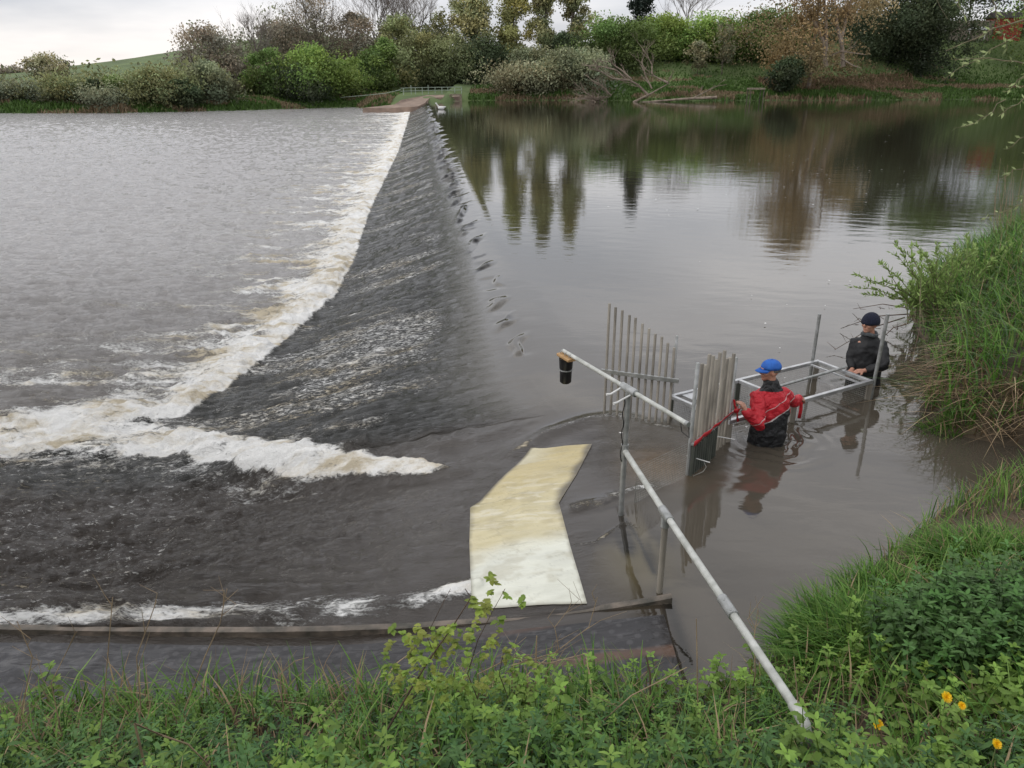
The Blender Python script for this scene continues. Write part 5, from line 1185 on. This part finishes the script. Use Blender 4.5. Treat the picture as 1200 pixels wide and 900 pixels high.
grass('waterside_grass', 'fresh grass along the edge of the near bank on the right', 16000, 1.9, 7.5, 3.0, 8.2, lambda x, y, a, b: (a > .0) & notpath(x, y) & ((a < 1.6) | (noise(x*1.2, y*1.2, 513) > .5)) , (.14, .38), (.006, .013), GR+ST[:1], (-.35, .25))
grass('dead_grass', 'flattened straw coloured grass around the bare path on the right bank', 9000, 1.4, 7.5, 2.0, 8.2, lambda x, y, a, b: (a > .0), (.05, .16), (.005, .010), ST+[(.12, .08, .05)], None, 1.3)
grass('dead_stems', 'scattered straw coloured blades and dead stems among the nettles of the near bank', 3200, -4.6, 3.5, .8, 4.4, lambda x, y, a, b: (a > .05), (.12, .42), (.004, .009), ST+[(.14, .10, .06)], None, .9)
# big tussock
tc_ = veg_pt(985, 760)
def tuss(name, label, c, rx, ry, n, h, cols, lean=(-.4, .1), droop=.75, wd=(.008, .016), cat='grass clump'):
    a = rng.uniform(0, 2*PI, n); r = np.sqrt(rng.random(n)); x = c.x+rx*r*np.cos(a); y = c.y+ry*r*np.sin(a); z = land_h(x, y)[0]; z = np.maximum(z, -.05)
    out = np.stack([np.cos(a)*r*1.3+lean[0], np.sin(a)*r*1.3+lean[1], 0*a], 1); cc = np.array(cols)[rng.integers(0, len(cols), n)]
    V, Q, T_ = blades(np.stack([x, y, z-.02], 1), rng.uniform(h[0], h[1], n)*(1-.2*r), rng.uniform(wd[0], wd[1], n), out, 4, cc, droop)
    return tag(mesh_obj(name, V, Q, MAT['blade'], None, True, T_), label, cat)
tuss('grass_tussock', 'lush bright green grass tussock beside the bank end of the pale handrail', tc_, .34, .34, 1500, (.28, .52), GR)
tuss('grass_tussock', 'smaller grass tuft leaning over the water above the bright green tussock', veg_pt(1025, 700), .22, .22, 420, (.22, .4), GR)
tuss('grass_tussock', 'grass tuft between the brown path and the nettle clump', veg_pt(1130, 655), .35, .22, 700, (.25, .42), GR)
# nettle clump on the right
cn_ = veg_pt(1150, 735, .2)
Pc, _, _ = bank_points(2200, cn_.x-.62, cn_.x+.9, cn_.y-.45, cn_.y+.50, lambda x, y, a, b: (a > .2) & (((x-cn_.x-.05)/.62)**2+((y-cn_.y)/.42)**2 < 1))
Pc = Pc[:430]
protosD = [nettle(rnd.uniform(.36, .50), rnd.uniform(.065, .085), (.075, .165*rnd.uniform(.85, 1.15), .042), 8, .55) for _ in range(4)]
scatter(protosD, Pc, rng.uniform(.75, 1.1, len(Pc)), .18, 'nettle_clump', 'dense dark green nettle clump at the lower right below the path', 'nettles')
# right bank: overhanging long grass
grass('overhanging_grass', 'long green grass tumbling over the river bank at the right edge', 34000, 4.6, 15, 7.4, 21, lambda x, y, a, b: (b > .02) & (b < 4.5), (.38, .80), (.011, .022), [(.10, .23, .035), (.14, .28, .05), (.075, .17, .03), (.18, .29, .07), (.12, .20, .09)], (-.55, -.25), .85, 4)
grass('straw_skirt', 'dead straw coloured grass hanging down the face of the right bank', 26000, 4.6, 13, 7.2, 15, lambda x, y, a, b: (b > .0) & (b < .50) & (y < 10.2+.6*np.sin(x*3)), (.22, .60), (.008, .016), [(.42, .32, .20), (.33, .24, .14), (.25, .17, .10), (.14, .095, .06)], (-.9, -.8), 1.45, 4)
grass('bank_straw', 'dry straw blades mixed into the long grass of the right bank', 3500, 5.0, 15, 7.4, 20, lambda x, y, a, b: (b > .3) & (b < 3.5), (.5, .95), (.006, .011), ST, (-.5, -.3), .9, 4)
tuss('grass_tussock', 'bright grass tuft at the waterline under the straw covered bank', veg_pt(1112, 500), .30, .16, 300, (.15, .32), GR)
tuss('grass_tussock', 'tall vivid green grass clump at the right edge behind the willow shrub', Vector((12.2, 17.2, .7)), .9, 1.2, 1500, (.8, 1.3), GR, (0, 0), .4, (.014, .026))
# =================================================================== STALKS, BRAMBLE, DANDELIONS
def stalk(pts, y0, r, label, mat='straw', forks=0, name='dry_stalk', cat='stalk', group='dry stalks along the near bank', side=None):
    m = MB(); n = len(pts); P_ = []
    for i, (a, b) in enumerate(pts): P_.append(Vector(at(a, b, y0+.10*i/n)))
    g = ground_at(P_[0].x, P_[0].y)
    P_ = [Vector((P_[0].x, P_[0].y, g-.03))]+P_ if P_[0].z > g else P_; r = r*1.5
    k = len(P_); m.tube(P_, [r*(1-.6*i/(k-1)) for i in range(k)], 6)
    for _ in range(forks):
        i = rnd.randrange(1, k); p = P_[i-1].lerp(P_[i], rnd.random()); d = (P_[i]-P_[i-1]).normalized()
        twigs(m, p, (d+Vector((rnd.uniform(-.9, .9), rnd.uniform(-.5, .5), rnd.uniform(-.2, .5)))).normalized(), rnd.uniform(.05, .14), r*.5*1.4 if r*.5 > .008 else .0085*.99, 1) if False else m.tube([p, p+(d*.6+Vector((rnd.uniform(-.7, .7), 0, rnd.uniform(-.1, .4))))*rnd.uniform(.05, .12), p+(d*.8+Vector((rnd.uniform(-.9, .9), rnd.uniform(-.2, .2), rnd.uniform(0, .5))))*rnd.uniform(.12, .2)], [r*.5, r*.4, r*.2], 4)
    return tag(m.build(name, MAT[mat]), label, cat, group)
stalk([(112, 905), (122, 820), (132, 700)], 2.7, .0035, 'thin upright dry stalk, leftmost of the stalks above the nettles', forks=2)
stalk([(150, 905), (165, 830), (160, 770), (183, 705)], 2.8, .0032, 'forked dry stalk bending right near the bottom left', forks=5)
stalk([(215, 835), (240, 770), (258, 730), (266, 690)], 3.1, .003, 'branching dry stalk standing over the left end of the sill', forks=7)
stalk([(158, 848), (190, 862), (220, 872), (245, 897)], 2.3, .004, 'pale fallen stem lying across the nettles at bottom left', forks=0)
stalk([(330, 815), (328, 790), (345, 775), (362, 770)], 3.2, .0028, 'short kinked dry twig above the dark matting', forks=1)
stalk([(20, 860), (38, 770), (20, 728)], 2.9, .003, 'dry stalk at the far left edge leaning left', forks=4)
stalk([(70, 850), (60, 800), (90, 740)], 2.9, .0028, 'thin dry stalk at the left leaning right', forks=4)
stalk([(628, 800), (628, 770), (629, 745)], 3.2, .005, 'short thick broken stem beside the white board edge', forks=0)
stalk([(762, 838), (762, 790), (757, 768)], 3.1, .0055, 'dark cut stem with a pale top in front of the sill end', 'twig', 0)
stalk([(818, 850), (817, 780), (816, 725)], 3.0, .0035, 'upright dry stalk left of the handrail end', forks=0)
stalk([(885, 790), (884, 745), (888, 715)], 3.4, .003, 'thin dry stalk beside the handrail coupling', forks=3)
stalk([(938, 860), (934, 810), (930, 770)], 2.9, .0035, 'dry stalk touching the bank end of the handrail', forks=0)
stalk([(690, 860), (740, 815), (805, 782)], 2.8, .0035, 'long thin stem slanting up right across the sill end', forks=3)
stalk([(600, 780), (650, 765), (690, 735), (700, 700)], 3.3, .003, 'curved branching twig in front of the matting right of the board', forks=8)
stalk([(640, 790), (655, 760), (650, 735), (668, 712)], 3.3, .0025, 'fine dry twig hooking upward below the board', forks=7)
stalk([(560, 790), (600, 770), (640, 778), (690, 765)], 3.2, .003, 'tangled dead stem lying level below the board', forks=9)
# bramble
br = thing('bramble', 'bramble with yellow green leaves reaching up over the matting to the white board', 'bramble', tuple(veg_pt(480, 850)))
def bpath(pts, y, r, nm='stem'):
    m = MB(); P_ = [Vector(at(a, b, y)) for a, b in pts]; m.tube(P_, [r*(1-.6*i/(len(P_)-1)) for i in range(len(P_))], 6)
    for i in range(len(P_)-1):
        for _ in range(4):
            p = P_[i].lerp(P_[i+1], rnd.random()); m.tube([p, p+Vector((rnd.uniform(-1, 1), rnd.uniform(-1, 1), rnd.uniform(-.4, .8))).normalized()*.009], [.0016, .0003], 4)
    m.build(nm, MAT['twig'], br); return P_
BP = [bpath([(450, 862), (480, 810), (505, 770), (530, 735), (552, 700), (545, 690)], 2.75, .005), bpath([(560, 820), (548, 790), (560, 750), (578, 715), (592, 690)], 2.95, .0028), bpath([(470, 835), (500, 800), (480, 765), (500, 745)], 2.85, .003), bpath([(510, 770), (500, 745), (520, 705), (528, 690)], 2.8, .0022), bpath([(600, 830), (585, 790), (590, 765), (610, 770)], 3.0, .0025)]
Pb_ = []
for p in BP[0][2:5]+BP[1][1:]+BP[2][1:]+BP[3][:2]+BP[4][1:]:
    for _ in range(6): Pb_.append(tuple(p+Vector((rnd.uniform(-.09, .09), rnd.uniform(-.08, .08), rnd.uniform(-.13, .05)))))
for _ in range(46): Pb_.append(tuple(Vector(at(rnd.uniform(450, 565), rnd.uniform(735, 810), rnd.uniform(2.75, 3.0)))))
def sprig(hue):
    Vs = []; Qs = []; Ts = []; n = 0
    for k in range(5):
        lv, lq = leaf_shape(rnd.uniform(.024, .042), .026, 3); R = rot(2, k*1.25+rnd.uniform(-.4, .4))@rot(1, rnd.uniform(-.6, .5)); v = lv@R.T+np.array([rnd.uniform(-.012, .012), rnd.uniform(-.012, .012), rnd.uniform(-.01, .02)])
        Vs.append(v); Qs.append(lq+n); n += len(v); Ts.append(np.tile(np.array(hue)*rnd.uniform(.8, 1.2), (len(v), 1)))
    return np.concatenate(Vs), np.concatenate(Qs), np.concatenate(Ts)
scatter([sprig((.26, .34, .06)), sprig((.20, .30, .05)), sprig((.30, .34, .07))], np.array(Pb_), rng.uniform(.7, 1.25, len(Pb_)), .2, 'leaves', parent=br)
# dandelions
MAT['yellow'] = simple('dandelion yellow', (.90, .66, .01), (.85, .52, .005), 40, .6)
MAT['stemg'] = simple('pale green stem', (.22, .28, .10), (.16, .2, .08), 20, .6)
for (px, py, r, lab) in ((1109, 817, .023, 'open yellow dandelion, larger of the touching pair at lower right'), (1127, 827, .016, 'smaller yellow dandelion touching the right side of the larger one'), (1029, 849, .020, 'single yellow dandelion among dark nettles left of the pair'), (1168, 872, .018, 'half hidden orange yellow dandelion nearest the bottom right corner')):
    g = veg_pt(px, py, .42); c = Vector(at(px, py, g.y)); g = Vector((c.x+.02, c.y+.03, ground_at(c.x, c.y)))
    t = thing('dandelion', lab, 'flower', tuple(g), 'dandelions on the near bank')
    MB().tube([g, g.lerp(c, .5)+Vector((.01, 0, 0)), c-Vector((0, 0, .005))], [.0025, .0022, .0022], 6).build('stem', MAT['stemg'], t)
    m = MB(); up = Vector((rnd.uniform(-.3, .3), -.65, .9)).normalized(); a1 = up.orthogonal().normalized(); a2 = up.cross(a1)
    for ring, (rr, el, nn) in enumerate(((1, .12, 26), (.82, .4, 22), (.6, .75, 16), (.36, 1.1, 10))):
        for k in range(nn):
            a = 2*PI*(k+.5*ring)/nn+rnd.uniform(-.08, .08); d = (a1*math.cos(a)+a2*math.sin(a))*math.cos(el)+up*math.sin(el); s_ = up.cross(d).normalized(); L_ = r*(.75+.35*rr)*rnd.uniform(.9, 1.08); wv = r*.13
            m.add([tuple(c-s_*wv*.4), tuple(c+s_*wv*.4), tuple(c+d*L_+s_*wv*.6), tuple(c+d*L_-s_*wv*.6)], [(0, 1, 2, 3)])
    m.build('flower_head', MAT['yellow'], t)
# =================================================================== WILLOW SHRUB + OVERHANGING BRANCHES
MAT['wtwig'] = simple('olive willow twig', (.20, .17, .10), (.12, .10, .06), 10, .7)
def willow(t, shoots, leafcol, ll=.055, lw=.014, per=22):
    st = MB(); LP_ = []; LDr = []
    for (p, q, r, bow) in shoots:
        p = Vector(p); q = Vector(q); k = 7; pts = []
        for i in range(k+1):
            f = i/k; pts.append(p.lerp(q, f)+Vector((0, 0, bow*4*f*(1-f)))+Vector((rnd.uniform(-1, 1), rnd.uniform(-1, 1), rnd.uniform(-1, 1)))*.015)
        st.tube(pts, [r*(1-.75*i/k) for i in range(k+1)], 5, cap=False)
        for _ in range(per):
            f = rnd.uniform(.18, 1)*k; i = min(k-1, int(f)); c = pts[i].lerp(pts[i+1], f-i); d = (pts[i+1]-pts[i]).normalized()
            LP_.append(c); LDr.append((d*.7+Vector((rnd.uniform(-1, 1), rnd.uniform(-1, 1), rnd.uniform(-.5, 1)))*.8).normalized())
    st.build('stems', MAT['wtwig'], t)
    n = len(LP_); Pp = np.array([tuple(a) for a in LP_]); D = np.array([tuple(a) for a in LDr]); S = np.cross(D, rng.normal(0, 1, (n, 3))); S /= np.linalg.norm(S, axis=1)[:, None]
    l = ll*rng.uniform(.6, 1.3, (n, 1)); wq = lw*rng.uniform(.7, 1.3, (n, 1))
    V = np.stack([Pp, Pp+D*l*.45+S*wq/2, Pp+D*l, Pp+D*l*.45-S*wq/2], 1).reshape(-1, 3); T_ = np.repeat(np.array(leafcol)*rng.uniform(.65, 1.35, (n, 1)), 4, 0)
    mesh_obj('leaves', V, np.arange(4*n).reshape(n, 4), MAT['herb'], t, True, T_)
ws = thing('willow_shrub', 'pale green willow shrub leaning from the right bank over the calm water', 'shrub', gp(1110, 385))
sh_ = []
for _ in range(70):
    px = rnd.uniform(1062, 1175); b = Vector(gp(px, 392-.25*(px-1062)-rnd.uniform(0, 20), .25)); f = rnd.random()
    tx = b.x+rnd.uniform(-1.1, .8)*(.4+.6*f); q = Vector((tx, b.y+rnd.uniform(-.6, .8), rnd.uniform(.35, 1.40)-.14*abs(tx-b.x)))
    sh_.append((b, q, .010, rnd.uniform(.0, .18)))
for (px, py) in ((995, 335), (1000, 322), (1015, 330), (1030, 310), (1045, 296), (1050, 285), (1075, 288), (1098, 282), (1120, 285), (1140, 292), (1010, 345), (1035, 330), (1085, 300)):
    b = Vector(gp(rnd.uniform(1075, 1120), 372, .3)); sh_.append((b, at(px, py, b.y-.2), .009, .10))
willow(ws, sh_, (.27, .38, .12), .080, .024, 80)
ds = thing('dead_branch', 'dark dead twigs trailing into the water behind the beanie wearer', 'branch', gp(1050, 375))
m = MB()
for (a, b) in (((1065, 368), (985, 385)), ((1060, 372), (978, 410)), ((1070, 362), (1000, 362)), ((1062, 380), (1030, 400)), ((1080, 380), (1068, 425)), ((1075, 385), (1090, 420))):
    p = Vector(gp(*a, .35)); q = Vector(gp(*b, .04)); m.tube([p, p.lerp(q, .5)+Vector((0, 0, .08)), q], [.010, .007, .004], 5)
    for _ in range(7): c = p.lerp(q, rnd.uniform(.3, 1)); m.tube([c, c+Vector((rnd.uniform(-.14, .05), rnd.uniform(-.12, .12), rnd.uniform(-.02, .10)))], [.005, .002], 4)
m.build('twigs', MAT['twig'], ds)
pr = thing('dry_reed', 'thin pale dry reeds standing behind the willow shrub at the right edge', 'reeds', gp(1180, 290)); m = MB()
for _ in range(26):
    px = rnd.uniform(1160, 1215); b = Vector(gp(px, 292-rnd.uniform(0, 14), .5)); q = Vector(at(px+rnd.uniform(-12, 16), rnd.uniform(180, 255), b.y)); m.tube([b, b.lerp(q, .5)+Vector((rnd.uniform(-.03, .03), 0, 0)), q], [.007, .005, .003], 4)
m.build('stems', MAT['straw'], pr)
# overhanging willow rooted just right of the view
tw_ = thing('overhanging_willow', 'thin overhanging willow twigs with young leaves at the top right corner', 'tree', (6.6, 5.6, 1.2))
m = MB(); m.tube([(6.6, 5.6, .6), (6.4, 5.7, 2.2), (6.1, 5.8, 3.6), (5.9, 5.9, 5.6)], [.14, .12, .09, .05], 8); m.build('trunk', MAT['bark'], tw_)
Yw = 6.2; K = lambda px, py, y=Yw: at(px, py, y)
sh_ = [(K(1230, 20), K(1110, 62), .008, .05), (K(1230, 60), K(1178, 110), .007, .0), (K(1240, 90), K(1120, 70), .007, .06), (K(1225, 10), K(1150, -20), .008, 0), (K(1150, -30), K(1180, 60), .006, .02), (K(1110, -40), K(1130, 22), .006, 0), (K(1180, 115), K(1120, 150), .004, -.05), (K(1240, 110), K(1170, 135), .007, .05), (K(1240, 140), K(1180, 178), .006, .03), (K(1240, 190), K(1168, 212), .006, .04), (K(1240, 225), K(1152, 258), .005, .02), (K(1230, 100), K(1205, 200), .007, .0), (K(1060, -40), K(1110, 20), .005, .0), (K(1190, 40), K(1100, 95), .004, -.02), (K(1230, 215), K(1195, 232), .005, .0)]
willow(tw_, sh_, (.30, .36, .16), .055, .017, 16)
for (px, py) in ((1240, 40), (1240, 100), (1240, 190)): MB().tube([(6.1, 5.8, 3.3), Vector(K(px+30, py, 6.0)), K(px, py)], [.03, .016, .008], 6).build('limb', MAT['bark'], tw_)
# petals and froth flecks drifting on the calm water
m = MB()
for _ in range(150):
    px = rnd.gauss(930, 110) if rnd.random() < .75 else rnd.uniform(700, 1150); py = rnd.gauss(205, 22) if rnd.random() < .75 else rnd.uniform(170, 520)
    c = Vector(gp(px, max(150, py), .035)); r_ = rnd.uniform(.008, .02)*(1+c.y/18); a = rnd.uniform(0, PI)
    if not 560 < px < 1060 or c.y < 11 and px > 980: continue
    u = Vector((math.cos(a), math.sin(a), 0))*r_; v = Vector((-math.sin(a), math.cos(a), 0))*r_*.6; m.add([c-u, c-v, c+u, c+v], [(0, 1, 2, 3)])
m.build('floating_flecks', MAT['white'], label='tiny pale petals drifting on the calm water above the weir', kind='stuff')
